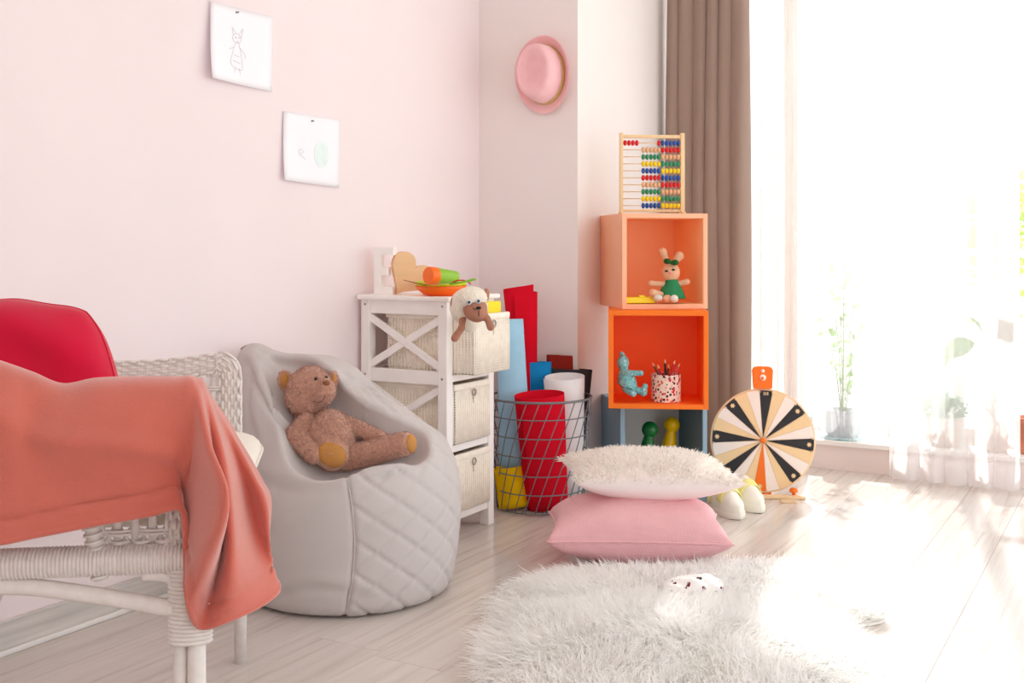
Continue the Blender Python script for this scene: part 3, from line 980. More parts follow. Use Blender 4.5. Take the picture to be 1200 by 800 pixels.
ZB = [bz(388, 545, .05)]
zbody = bz(388, 512) - .045
zhead = min(bz(355, 462) - .055, zbody + .05)
TB = thing('teddy_bear', 'brown curly plush teddy bear sitting in the grey beanbag', 'plush toy', tuple(W(395, 545, zbody)))
Tw = lambda u, v, d=0.0, z=None: W(u, v, (zbody if z is None else z) + d)
px = zbody / FPX
Rtilt = lambda deg: np.stack([RT * math.cos(math.radians(deg)) - UP * math.sin(math.radians(deg)), FW, RT * math.sin(math.radians(deg)) + UP * math.cos(math.radians(deg))], 1)
zf = min(bz(388, 548) - .05, zbody - .05)
zr = min(bz(478, 526), bz(445, 535)) - .03
footL, footR = Tw(389, 534, z=zf), Tw(474, 520, z=zr)


def f_bear(P):
    d = s_ell(P, Tw(389, 513), (27 * px, 25 * px, 34 * px), Rtilt(-14))
    hd = s_ell(P, Tw(361, 464, z=zhead), (27 * px, 26 * px, 25 * px), Rtilt(-8))
    hd = smin(hd, s_ell(P, Tw(364, 448, z=zhead), (22 * px, 22 * px, 19 * px)), 12 * px)
    hd = smin(hd, s_ell(P, Tw(379, 459, -.035, zhead), (14 * px, 15 * px, 16 * px), Rtilt(30)), 8 * px)
    for (u, v, r1, r2, dz) in ((334, 446, 8, 13, .01), (391.5, 443.5, 5, 9, .0)):
        e_ = s_ell(P, Tw(u, v, dz, zhead), (r1 * px * 1.1, 4.5 * px, r2 * px), Rtilt(-8))
        hd = smin(hd, e_, 4 * px)
    d = smin(d, hd, 2.5 * px)
    d = smin(d, smin(s_cap(P, Tw(359, 494, .0), Tw(348, 512, -.015), 11.5 * px, 13 * px), s_cap(P, Tw(348, 512, -.015), Tw(368, 532, -.05), 13 * px, 11 * px), 3 * px), 1.8 * px)
    d = smin(d, s_cap(P, Tw(408, 497, .01), Tw(446, 513, .0), 9.5 * px, 8.5 * px), 2 * px)
    d = smin(d, s_cap(P, Tw(398, 535, .01), footL + FW * .02, 14 * px, 19 * px), 2 * px)
    d = smin(d, s_cap(P, Tw(408, 536, -.005), footR, 14.5 * px, 13.5 * px), 2 * px)
    nz = np.sin(P[..., 0] * 500 + 3 * np.sin(P[..., 1] * 210)) * np.sin(P[..., 1] * 520 + 2 * np.sin(P[..., 2] * 260)) * np.sin(P[..., 2] * 480 + 2 * np.sin(P[..., 0] * 310))
    return d + .0016 * nz


bmesh_ = nets(f_bear, Tw(320, 565, -.2), Tw(320, 565, -.2) + 0.0 + np.array([.0, 0, 0]) + 1e-6 + np.array([.0, .0, .0]), .004) if False else None
ctr = Tw(405, 492)
bmesh_ = nets(f_bear, ctr - np.array([.24, .24, .19]), ctr + np.array([.24, .24, .19]), .0036)
pb_ = obj('plush_body', bmesh_, M['plush'], TB)


def pad(c, n, ru, rv, roll, name, mat_, label=None, bulge=.004, par=None):
    n = nrm(n); e1_ = nrm(np.cross(UP, n)); e2_ = np.cross(n, e1_)
    a = math.radians(roll)
    x = e1_ * math.cos(a) + e2_ * math.sin(a); y = -e1_ * math.sin(a) + e2_ * math.cos(a)
    return obj(name, MB().ball(c, (ru, rv, bulge), 20, np.stack([x, y, n], 1)), mat_, par or TB, label=label)


toC = -FW
nL = nrm(-FW * 1.0 + RT * .05 + UP * .15)
pad(footL + FW * .02 + nL * 12.5 * px, nL, 17.5 * px, 14 * px, -28, 'foot_pad', M['pad'], 'tan felt sole', 6.5 * px)
nR = nrm(RT * .93 - FW * .37 + UP * .1)
pad(footR + nR * 8.5 * px, nR, 10.5 * px, 11.5 * px, 10, 'foot_pad', M['pad'], 'tan felt sole', 5.2 * px)
pad(Tw(334, 446, .01 - 4.2 * px, zhead), nrm(-FW + RT * .1), 5.4 * px, 9.5 * px, 8, 'inner_ear', M['pad'], 'tan inner ear', .003)
pad(Tw(391.5, 444, -4.2 * px, zhead), nrm(-FW + RT * .3), 2.4 * px, 6 * px, 8, 'inner_ear', M['pad'], 'tan inner ear', .003)


bv = bmesh_.v[0]; bn_ = vnormals(bv, bmesh_.f)
pads_ = [(footL + FW * .02 + nL * 12.5 * px, 19 * px), (footR + nR * 8.5 * px, 12.5 * px), (Tw(335, 446, .01 - 4.2 * px, zhead), 9 * px), (Tw(391.5, 444, -4.2 * px, zhead), 4 * px)]
pads_ += [(surf(f_bear, u, v, zhead), r_) for u, v, r_ in ((370, 444, .007), (382.3, 442.3, .007), (382.5, 448.5, .012))]
free = np.ones(len(bv), bool)
for c_, r_ in pads_: free &= np.linalg.norm(bv - c_, axis=1) > r_
sel = RNG.choice(np.nonzero(free)[0], 15000)
obj('curly_pile', strands(bv[sel] + RNG.normal(size=(15000, 3)) * .0012, bn_[sel], .0042, .0026, None, .5, .05), M['plush'], pb_, kind='stuff')
for (u, v) in ((370, 444), (382.3, 442.3)):
    obj('eye', MB().ball(surf(f_bear, u, v, zhead), .0048), M['black'], TB, label='dark brown eye')
obj('nose', MB().ball(surf(f_bear, 382.5, 448.5, zhead), (.0105, .010, .0075)), M['nose'], TB, label='stitched tan nose')
obj('mouth', MB().tube([surf(f_bear, *p, zhead) - FW * .001 for p in ((367, 470), (373, 471.5), (378, 470), (381, 463))], .0013, 6), M['nose'], TB)

# ------------------------------------------------------------------ wire basket with felt rolls
BKC = np.array([-1.945, 3.575, 0.0])
bk = thing('wire_basket', 'round grey wire basket holding rolled sheets beside the white cabinet', 'basket', tuple(BKC))
hb, rt_, rb_ = .405, .188, .158
brad = lambda z: rb_ + (rt_ - rb_) * z / hb
for z in (.008, .075, .142, .209, .276, .343):
    obj('hoop', MB().tube([BKC + [brad(z) * math.cos(a), brad(z) * math.sin(a), z] for a in np.linspace(0, 2 * PI, 49)[:-1]], .0023, 6, True), M['wire'], bk)
obj('rim', MB().tube([BKC + [rt_ * math.cos(a), rt_ * math.sin(a), hb] for a in np.linspace(0, 2 * PI, 65)[:-1]], .0044, 8, True), M['wire'], bk)
for k in range(26):
    a0 = 2 * PI * k / 26
    obj('slanted_wire', MB().tube([BKC + [brad(z) * math.cos(a0 + z / hb * .85), brad(z) * math.sin(a0 + z / hb * .85), z] for z in np.linspace(.008, hb, 12)], .0020, 5), M['wire'], bk)
for k in range(9):
    x = -.14 + .035 * k
    hw = math.sqrt(max(.0, rb_ ** 2 - x * x))
    obj('base_wire', MB().tube([BKC + [x, -hw, .006], BKC + [x, hw, .006]], .0015, 5), M['wire'], bk)


def roll(name, label, a, b, ra, rb, mat_, turns=1.35, start=0.0, thick=.0028, sx=1.0, cut=0.0, sy=.7):
    """rolled sheet: spiral section, bottom a, top b"""
    a = np.asarray(a, float); b = np.asarray(b, float)
    ax = nrm(b - a)
    e1_ = nrm(RT - ax * RT.dot(ax)); e2_ = np.cross(ax, e1_)
    n, mm = 60, 8
    G = np.zeros((n, mm, 3))
    for i in range(n):
        f = i / (n - 1); an_ = start + f * turns * 2 * PI
        for j in range(mm):
            g = j / (mm - 1)
            R = (ra + (rb - ra) * g) * (1 - .16 * f)
            end = b if True else b
            G[i, j] = a + (b - a) * g + ax * (cut * (f - .5) * g) + R * (math.cos(an_) * e1_ * sx + sy * math.sin(an_) * e2_)
    t = tag(obj(name, MB().grid(G), mat_, None, solid=thick), label, 'craft roll')
    return t


RG = 'craft roll'
zc = lambda d: 4.06 + d
z_in = .014
inb = lambda u, v, Z: W(u, v, Z)


def base_pt(u, Z, z=z_in):
    p = W(u, HOR, Z); p[2] = z
    return p


roll('felt_roll', 'red felt roll in front inside the wire basket', base_pt(640, 4.02), W(631, 462, 3.955), .082, .096, M['felt_red'], 1.25, 3.9, sx=1.0, sy=.62)
roll('felt_roll', 'white felt roll between the red and charcoal rolls', base_pt(666, 4.14), W(661, 441, 4.075), .055, .078, M['felt_white'], 1.5, 3.4, sy=.8)
roll('felt_roll', 'tall wide red felt roll at the back, highest in the basket', base_pt(622, 4.155), W(609, 340, 4.185), .022, .068, M['felt_red'], 1.25, 4.3, cut=.04, sy=.5)
roll('felt_roll', 'tall sky blue felt roll behind the white cabinet', base_pt(604, 4.075, .10), W(597, 374, 4.09), .066, .052, M['felt_sky'], 1.3, 3.6, sy=.6)
roll('felt_roll', 'short bright blue felt roll between sky blue and white rolls', base_pt(632, 4.165), W(631, 424, 4.17), .050, .050, M['felt_blue'], 1.3, 3.5, sy=.5)
roll('felt_roll', 'charcoal felt roll behind the white roll', base_pt(662, 4.19), W(668, 432, 4.20), .055, .088, M['felt_black'], 1.4, 3.4, sy=.35)
roll('felt_roll', 'dark red felt roll peeking over the charcoal roll', base_pt(652, 4.20), W(658, 416, 4.235), .045, .056, M['felt_dred'], 1.2, 3.2, sy=.35)
roll('felt_roll', 'short yellow felt roll low in the basket at left', base_pt(603, 4.02), W(597, 546, 4.02), .062, .062, M['felt_yellow'], 1.3, 3.6, sy=.6)

# ------------------------------------------------------------------ three stacked box shelves
def box_shelf(label, fl, ang, w, h, d, z0, frame, inner, back, th=.017):
    """fl = front-left bottom corner (x, y); ang = heading of the width axis"""
    ex = np.array([math.cos(ang), math.sin(ang), 0]); ey = np.array([-math.sin(ang), math.cos(ang), 0])
    o = np.array([fl[0], fl[1], z0])
    R = np.stack([ex, ey, UP], 1)
    t = thing('box_shelf', label, 'shelf', tuple(o + ex * w / 2 + ey * d / 2))
    P = lambda x, y, z: o + ex * x + ey * y + UP * z
    e = .0006
    obj('side_panel', MB().box(P(th / 2, d / 2, h / 2), (th, d, h), R), frame, t, smooth=False, bevel=.0015)
    obj('side_panel', MB().box(P(w - th / 2, d / 2, h / 2), (th, d, h), R), frame, t, smooth=False, bevel=.0015)
    obj('top_panel', MB().box(P(w / 2, d / 2, h - th / 2), (w - 2 * th, d, th), R), frame, t, smooth=False, bevel=.001)
    obj('bottom_panel', MB().box(P(w / 2, d / 2, th / 2), (w - 2 * th, d, th), R), frame, t, smooth=False, bevel=.001)
    obj('back_panel', MB().box(P(w / 2, d - .004, h / 2), (w - 2 * th, .006, h - 2 * th), R), back, t, smooth=False)
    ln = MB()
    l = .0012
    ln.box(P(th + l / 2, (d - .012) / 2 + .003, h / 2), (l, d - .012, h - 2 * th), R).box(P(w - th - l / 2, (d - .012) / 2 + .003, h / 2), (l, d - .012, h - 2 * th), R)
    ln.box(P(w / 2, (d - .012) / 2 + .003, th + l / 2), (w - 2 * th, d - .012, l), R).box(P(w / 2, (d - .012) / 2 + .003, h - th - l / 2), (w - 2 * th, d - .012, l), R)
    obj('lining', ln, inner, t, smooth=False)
    return t, P


def flo(u, Z):
    p = W(u, HOR, Z); return (p[0], p[1])


A_B, A_O, A_P = YAW + math.radians(9), YAW - math.radians(5), YAW + math.radians(9)
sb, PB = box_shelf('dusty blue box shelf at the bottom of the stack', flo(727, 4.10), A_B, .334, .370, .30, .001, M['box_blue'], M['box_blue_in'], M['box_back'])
so, PO = box_shelf('vivid orange box shelf in the middle of the stack', flo(713, 3.99), A_O, .356, .352, .28, .3715, M['box_orange'], M['box_orange_in'], M['box_orange_in'])
sp3, PP = box_shelf('peach box shelf on top of the stack', flo(729, 4.05), A_P, .326, .352, .36, .724, M['peach'], M['peach_in'], M['peach_in'])

# pawns in the blue shelf
for (x, lab, mt, ln_) in ((.106, 'big green game pawn inside the blue box shelf', 'pawn_g', .03), (.222, 'big yellow game pawn inside the blue box shelf', 'pawn_y', .034)):
    yd = .085 if mt == 'pawn_g' else .18
    b0 = PB(x, yd, .0185)
    ax = nrm(PB(x + .024, yd, .20) - b0)
    pn = thing('game_pawn', lab, 'game piece', tuple(b0), 0)
    hgt = .215 if mt == 'pawn_g' else .222
    b0 = b0 + UP * .008
    prof = [(.044, 0), (.046, .012), (.043, .04), (.034, .12), (.025, .18), (.0185, .208), (.020, .214)]
    obj('pawn_body', MB().lathe(prof, b0, ax, 28), M[mt], pn)
    obj('pawn_head', MB().ball(b0 + ax * (.208 + .027), .031, 24), M[mt], pn)

# pencil cup and pencils in the orange shelf
pc = PO(.209, .075, .0185)
tcup = thing('pencil_cup', 'round tin cup with berry print in the orange box shelf', 'cup', tuple(pc))
obj('cup_wall', MB().lathe([(.05, 0), (.0535, .002), (.0535, .100), (.0515, .100), (.0505, .006), (.002, .004)], pc, n=36), M['cup_print'], tcup, angle=40)
PCS = [(-.052, .004, .140, 'pencil_brown', 'brown pencil leaning far left in the berry print cup'), (-.032, -.012, .134, 'pencil_red', 'red pencil leaning left beside the brown pencil'),
       (-.003, .01, .152, 'pencil_dark', 'dark pencil standing upright in the middle of the cup'), (.012, .015, .132, 'pencil_brown', 'short brown pencil behind the upright dark pencil'),
       (.034, -.012, .150, 'pencil_red', 'red pencil leaning right with a pale tip'), (.054, .003, .138, 'pencil_pink', 'pink pencil leaning far right in the berry print cup')]
exO = np.array([math.cos(A_O), math.sin(A_O), 0]); eyO = np.array([-math.sin(A_O), math.cos(A_O), 0])
for dx, dy, hh, mt, lab in PCS:
    a = pc + exO * dx * -.35 + eyO * dy + UP * .008; b = pc + exO * dx * .95 + eyO * dy + UP * hh
    k = thing('colour_pencil', lab, 'pencil', tuple(a), 0, )
    dd = nrm(b - a)
    obj('barrel', MB().tube([a, b - dd * .014], .0042, 6), M[mt], k, smooth=False)
    obj('tip', MB().tube([b - dd * .014, b], [.0042, .0006], 6), M['birch'], k)

# turquoise cloth doll in the orange shelf
dz0 = 4.03
Dw = lambda u, v, d=0.0: W(u + 3, v, dz0 + d)
dl = thing('cloth_doll', 'turquoise print cloth bunny sitting at left in the orange shelf', 'plush toy', tuple(Dw(738, 465)))


def f_doll(P):
    k = dz0 / FPX
    d = s_ell(P, Dw(730, 444), (9 * k, 9 * k, 13 * k), Rtilt(-10))
    d = smin(d, s_ell(P, Dw(727, 425), (7 * k, 7 * k, 9 * k)), 3 * k)
    d = smin(d, s_cap(P, Dw(727.5, 420, .015), Dw(725.5, 414.5, .02), 4 * k, 3 * k), 3 * k)
    d = smin(d, s_cap(P, Dw(729, 437, -.02), Dw(748, 437, -.02), 3.2 * k, 3.4 * k), 2 * k)
    d = smin(d, s_cap(P, Dw(731, 456, -.01), Dw(739, 461, -.035), 4.5 * k, 4 * k), 3 * k)
    d = smin(d, s_cap(P, Dw(734, 453, .0), Dw(751, 460, -.015), 4 * k, 4 * k), 3 * k)
    d = smin(d, s_cap(P, Dw(751, 460, -.015), Dw(753, 452, -.015), 4 * k, 3.2 * k), 2 * k)
    return d


obj('cloth_body', nets(f_doll, Dw(738, 440) - .14, Dw(738, 440) + .14, .0035), M['doll'], dl)
obj('skirt', MB().lathe([(.012, .045), (.03, .02), (.04, -.004), (.037, -.006), (.02, .015)], Dw(732, 451), UP + RT * .35, 20), M['doll'], dl)

# bunny doll and yellow toy in the peach shelf
nz0 = 4.13
Nw = lambda u, v, d=0.0: W(u, v - 1, nz0 + d)
kk = nz0 / FPX
bn = thing('bunny_doll', 'tan plush bunny in a green dress sitting in the peach shelf', 'plush toy', tuple(Nw(786, 355)))


def f_bun(P):
    d = s_ell(P, Nw(786, 320), (11 * kk, 10 * kk, 11 * kk))
    d = smin(d, s_cap(P, Nw(782, 309, .005), Nw(776.5, 296, .01), 3 * kk, 5 * kk), 3 * kk)
    d = smin(d, s_cap(P, Nw(790, 309, .005), Nw(796, 301, .01), 3 * kk, 5.5 * kk), 3 * kk)
    d = smin(d, s_ell(P, Nw(786, 341), (10 * kk, 9 * kk, 13 * kk)), 3 * kk)
    d = smin(d, s_cap(P, Nw(780, 334), Nw(762.5, 333, -.01), 3.2 * kk, 3.6 * kk), 2 * kk)
    d = smin(d, s_cap(P, Nw(793, 334), Nw(805, 331, -.01), 3.2 * kk, 3.6 * kk), 2 * kk)
    d = smin(d, s_cap(P, Nw(781, 349), Nw(765, 344, -.05), 5 * kk, 4.5 * kk), 2 * kk)
    d = smin(d, s_cap(P, Nw(788, 350), Nw(781, 351, -.055), 5 * kk, 4.5 * kk), 2 * kk)
    return d


obj('bunny_body', nets(f_bun, Nw(785, 325) - .15, Nw(785, 325) + .15, .0034), M['bunny'], bn)
obj('dress', MB().lathe([(.012, .065), (.022, .060), (.03, .042), (.044, .016), (.054, -.010), (.050, -.012), (.02, .0)], Nw(787, 347), UP, 28), M['dress'], bn, label='green felt dress')
obj('bow', MB().ball(Nw(782, 307, -.03), (.015, .009, .011)).ball(Nw(791, 308.5, -.03), (.015, .009, .011)).ball(Nw(786.5, 308.5, -.033), .007), M['bow'], bn, label='dark green ribbon bow')
for u, v in ((781, 317.5), (789, 316)):
    obj('eye', MB().ball(surf(f_bun, u, v, nz0), (.0075, .005, .004)), M['pencil_dark'], bn)
obj('nose', MB().ball(surf(f_bun, 785.5, 320, nz0), (.007, .006, .0045)), M['cheek'], bn)
obj('sock', MB().ball(Nw(771, 350, -.06), (.018, .017, .013)), M['shoe_grey'], bn)
obj('sock', MB().ball(Nw(790, 351, -.062), (.015, .017, .015)), M['shoe_grey'], bn)
yt = thing('flat_toy', 'flat bright yellow plastic toy with white end in the peach shelf', 'toy', tuple(PP(.09, .05, .019)))
ex_, ey_ = np.array([math.cos(A_P), math.sin(A_P), 0]), np.array([-math.sin(A_P), math.cos(A_P), 0])
Rp = np.stack([ex_, ey_, UP], 1)
obj('toy_body', MB().box(PP(.077, .05, .032), (.112, .06, .022), Rp), M['yellow'], yt, smooth=False, bevel=.004)
obj('toy_grip', MB().box(PP(.085, .04, .046), (.022, .02, .008), Rp), M['yellow'], yt, smooth=False, bevel=.002)
obj('toy_knob', MB().ball(PP(.137, .045, .034), (.016, .016, .014), 10), M['vase'], yt, label='white rounded end')

# ------------------------------------------------------------------ abacus on the peach shelf
ab0 = W(726, 247, 4.17); ab0[2] = 1.0765
ang_a = YAW + math.radians(4)
ax_ = np.array([math.cos(ang_a), math.sin(ang_a), 0]); ay_ = np.array([-math.sin(ang_a), math.cos(ang_a), 0])
Ra = np.stack([ax_, ay_, UP], 1)
aw, ah = .247, .305
ab = thing('abacus', 'birch abacus with ten rows of coloured beads on the peach shelf', 'abacus', tuple(ab0 + ax_ * aw / 2))
PA = lambda x, y, z: ab0 + ax_ * x + ay_ * y + UP * z
obj('post', MB().box(PA(.0065, 0, ah / 2), (.013, .018, ah), Ra), M['birch'], ab, smooth=False, bevel=.002)
obj('post', MB().box(PA(aw - .008, 0, ah / 2), (.016, .018, ah), Ra), M['birch'], ab, smooth=False, bevel=.002)
obj('top_bar', MB().box(PA(aw / 2 - .0015, 0, ah - .014), (aw - .029, .012, .013), Ra), M['birch'], ab, smooth=False, bevel=.002)
obj('bottom_bar', MB().box(PA(aw / 2 - .0015, 0, .012), (aw - .029, .012, .010), Ra), M['birch'], ab, smooth=False, bevel=.002)
for sx_ in (.0065, aw - .008):
    obj('foot', MB().box(PA(sx_, 0, .004), (.013, .07, .008), Ra), M['birch'], ab, smooth=False, bevel=.002)
LC = 'rngybrngyb'; RC = 'brngybrngy'
bead_me = {}
bw = .0148
for k, c in BEAD.items():
    mb = MB().lathe([(.003, -.0066), (.008, -.0056), (.0108, -.002), (.0108, .002), (.008, .0056), (.003, .0066)], (0, 0, 0), ax_, 12)
    me = bpy.data.meshes.new('bead'); me.from_pydata(mb.v[0].tolist(), [], mb.f)
    me.polygons.foreach_set('use_smooth', [True] * len(me.polygons)); me.materials.append(c); bead_me[k] = me
Mi_ab = WM[ab.name].inverted()
for r_ in range(10):
    z = ah - .038 - r_ * .0262
    obj('rod', MB().tube([PA(.013, 0, z), PA(aw - .016, 0, z)], .0019, 6), M['birch'], ab)
    xr = aw - .024
    for k in range(5):
        xs = [(xr - k * bw, RC[r_])]
        xl = xr - (5 + k) * bw
        if r_ == 0: xl = (xr - 5 * bw) if k == 0 else .021 + (k - 1) * bw
        xs.append((xl, LC[r_]))
        for x, c in xs:
            o = bpy.data.objects.new('bead', bead_me[c]); COL.objects.link(o); o.parent = ab
            o.location = Mi_ab @ Vector(PA(x, 0, z))

# ------------------------------------------------------------------ prize wheel
wc = W(894, 516, 4.27); WR = .199
wh = thing('spinning_wheel', 'round toy prize wheel with black, cream and tan sectors by the window', 'game wheel', (wc[0], wc[1], 0))
wn_ = nrm(-FW * .985 - RT * .12 + UP * .06)
wx = nrm(np.cross(UP, wn_)); wy = np.cross(wn_, wx)
wx = wx if wx.dot(RT) > 0 else -wx
wy = np.cross(wn_, wx); wy = wy if wy[2] > 0 else -wy
PWh = lambda r, a, d: wc + wx * (r * math.cos(a)) + wy * (r * math.sin(a)) + wn_ * d
obj('disc', MB().lathe([(WR - .002, -.014), (WR, -.012), (WR, -.003), (WR - .002, -.0015), (.01, -.0015)], wc, wn_, 72), M['wheel_wood'], wh, angle=40)
pat = []
for k in range(24):
    pat.append('black_sector' if k % 3 == 0 else ('cream_sector' if k % 3 == 1 else 'tan_sector'))
for k in range(24):
    a = math.radians(86 + 15 * k)
    mt = pat[k]
    if mt == 'black_sector' and abs(((math.degrees(a) % 360) - 266)) < 6: mt = 'orange_sector'
    pts = [PWh(.012, a, .0)] + [PWh(WR - .007, a + math.radians(x), .0) for x in np.linspace(-7.4, 7.4, 6)]
    top = np.array(pts) + wn_ * .0012
    bot = np.array(pts) - wn_ * .0015
    n = len(pts)
    m = MB(); m.add(np.concatenate([bot, top]), [tuple(range(n - 1, -1, -1)), tuple(range(n, 2 * n))] + [(i, (i + 1) % n, (i + 1) % n + n, i + n) for i in range(n)])
    so_ = obj('sector', m, M[mt], wh, smooth=False, label={'black_sector': 'black printed sector', 'orange_sector': 'orange printed sector', 'tan_sector': 'tan printed sector'}.get(mt))
    if mt in ('black_sector', 'orange_sector'):
        rr = .174
        g = MB()
        if k == 0:
            for q in (-.007, 0, .007):
                g.box(PWh(.180, a, .002) + wx * q, (.003, .012, .001), np.stack([wx, wy, wn_], 1))
        else:
            for q in range(6):
                qa = q * PI / 3
                c0 = PWh(rr, a, .002)
                g.bar(c0, c0 + .009 * (wx * math.cos(qa) + wy * math.sin(qa)), .004, .001, up=tuple(wn_))
            g.lathe([(.0055, -.0005), (.0055, .0008), (.002, .0009)], PWh(rr, a, .002), wn_, 12)
        obj('cog_mark', g, M['tan_sector'], so_, smooth=False)
        for q in (-1, 1):
            obj('peg', MB().lathe([(.0035, -.002), (.0035, .007), (.002, .009)], PWh(WR - .012, a + math.radians(7.5 * q), 0), wn_, 8), M['wheel_wood'], wh)
obj('hub', MB().lathe([(.010, 0), (.010, .006), (.006, .009)], wc, wn_, 16), M['orange_sector'], wh, label='orange hub')
pt = wc + wy * (WR + .042)
pm = MB().prism([(-.036, -.042), (.036, -.042), (.040, .028), (.034, .040), (.018, .044), (-.018, .044), (-.034, .040), (-.040, .028)], pt - wn_ * .010, wx, wy, wn_ * .022)
pob = obj('pointer_block', pm, M['orange_sector'], wh, smooth=False, bevel=.003, label='orange pointer block with smiling face')
for q in (-1, 1):
    pass
obj('face_disc', MB().lathe([(.012, 0), (.012, .004), (.009, .005)], pt + wn_ * .012 + wy * .001, wn_, 18), M['cream_sector'], pob)
obj('pointer_pin', MB().lathe([(.007, 0), (.007, .004), (.004, .006)], pt + wn_ * .012 + wy * .026, wn_, 14), M['cream_sector'], pob)
obj('pointer_tip', MB().ball(pt + wn_ * .017 - wy * .002 - wx * .002, .006), M['orange_sector'], pob)
obj('pointer_stem', MB().bar(wc - wn_ * .016, pt - wn_ * .012 - wy * .02, .02, .006, up=tuple(wx)), M['wheel_wood'], wh, smooth=False)
# stand lying flat: red bar, plywood bar, small block and knob
g0 = WF(893, 578)
fx = nrm(RT * .985 - FW * .1); fy = np.array([-fx[1], fx[0], 0])
Rf = np.stack([fx, fy, UP], 1)
obj('stand_leg', MB().bar(wc - wn_ * .02, g0 + fy * .16 + UP * .006, .02, .01), M['wheel_wood'], wh, smooth=False)
obj('red_foot', MB().box(g0 + fx * .0 + UP * .0095, (.066, .05, .017), Rf), M['orange_sector'], wh, smooth=False, bevel=.003, label='orange red foot')
g1 = WF(913, 584)
obj('base_bar', MB().box(g1 + UP * .007, (.195, .028, .012), Rf), M['wheel_wood'], wh, smooth=False, bevel=.002)
sk_ = thing('wooden_block', 'small tan wooden block lying on the floor before the wheel', 'block', tuple(WF(924, 590)))
obj('block_body', MB().box(WF(924, 589) + UP * .0055, (.058, .02, .011), Rf), M['wheel_wood'], sk_, smooth=False, bevel=.002)
sk_ = thing('wooden_peg', 'small orange mushroom peg standing on the wheel base bar', 'peg', tuple(WF(930, 583) + UP * .013))
obj('peg_body', MB().lathe([(.007, 0), (.006, .008), (.015, .010), (.016, .018), (.010, .025)], WF(930, 583.5) + UP * .0132, UP, 16), M['orange_sector'], sk_)

# ------------------------------------------------------------------ cushions
def cushion_grid(ex, ey, en, c, a, b, T, n=41, pinch=.09, puff=.48, flat=0.0, wob=.0, seed=0, Tl=None, rnd=0.0):
    r = np.random.default_rng(seed)
    s = np.sin(np.linspace(-PI / 2, PI / 2, n)) * .25 + np.linspace(-1, 1, n) * .75
    X, Y = np.meshgrid(s, s, indexing='ij')
    t = np.clip((1 - X ** 2) * (1 - Y ** 2), 0, 1) ** puff
    x = X * a * (1 - pinch * (1 - Y ** 2)) * np.sqrt(1 - rnd * Y ** 4); y = Y * b * (1 - pinch * (1 - X ** 2)) * np.sqrt(1 - rnd * X ** 4) + rnd * .08 * b * np.sin(X * 7 + 1) * Y
    w = wob * (np.sin(X * 5 + 2 * Y + seed) * np.cos(Y * 4 - X * 1.5) ) * t
    up = c + x[..., None] * ex + y[..., None] * ey + (T * t + w)[..., None] * en
    dn = c + x[..., None] * ex + y[..., None] * ey - ((Tl or T) * t)[..., None] * en
    return up, dn


def cushion_mesh(up, dn):
    return MB().grid(up).grid(dn[:, ::-1])


def weld(o, d=.0002):
    m = o.modifiers.new('weld', 'WELD'); m.merge_threshold = d
    return o


pcn = W(745, 626, 3.37)
ex, ey = nrm(RT * .995 - FW * .06), nrm(FW + RT * .05)
pcn[2] = .100
pk = thing('pink_cushion', 'pink waffle knit square cushion lying under the fluffy white one', 'cushion', (pcn[0], pcn[1], 0))
up, dn = cushion_grid(ex, ey, UP, pcn, (.268), .185, .112, wob=.008, seed=2, Tl=.098, puff=.40)
weld(obj('cushion_cover', cushion_mesh(up, dn), M['pink_knit'], pk))
obj('edge_seam', MB().tube(np.concatenate([up[:, 0], up[-1, 1:], up[::-1, -1][1:], up[0, ::-1][1:-1]]), .003, 6, True), M['pink_knit'], pk)
wcn = W(758, 566, 3.42); wcn[2] = .258
wt_ = thing('fluffy_cushion', 'cream shaggy cushion lying on top of the pink cushion', 'cushion', (wcn[0], wcn[1], .17))
up, dn = cushion_grid(ex, nrm(FW - RT * .08), nrm(UP + RT * .02), wcn, .245, .185, .060, seed=5, Tl=.082, wob=.004)
weld(obj('cushion_cover', cushion_mesh(up, dn), M['blush'], wt_))
n_ = 5200
ii = RNG.integers(0, 40, n_); jj = RNG.integers(0, 40, n_); fa = RNG.random((n_, 1)); fb = RNG.random((n_, 1))
P = (up[ii, jj] * (1 - fa) + up[ii + 1, jj] * fa) * (1 - fb) + (up[ii, jj + 1] * (1 - fa) + up[ii + 1, jj + 1] * fa) * fb
nn = np.cross(up[ii + 1, jj] - up[ii, jj], up[ii, jj + 1] - up[ii, jj]); nn /= np.linalg.norm(nn, axis=1, keepdims=True) + 1e-9
fl_ = (P - wcn); fl_[:, 2] = 0; fl_ = fl_ / .25
obj('shaggy_pile', strands(P, nn, .022, .0055, fl_ * .5, .45, .25), M['fluff'], wt_, kind='stuff')

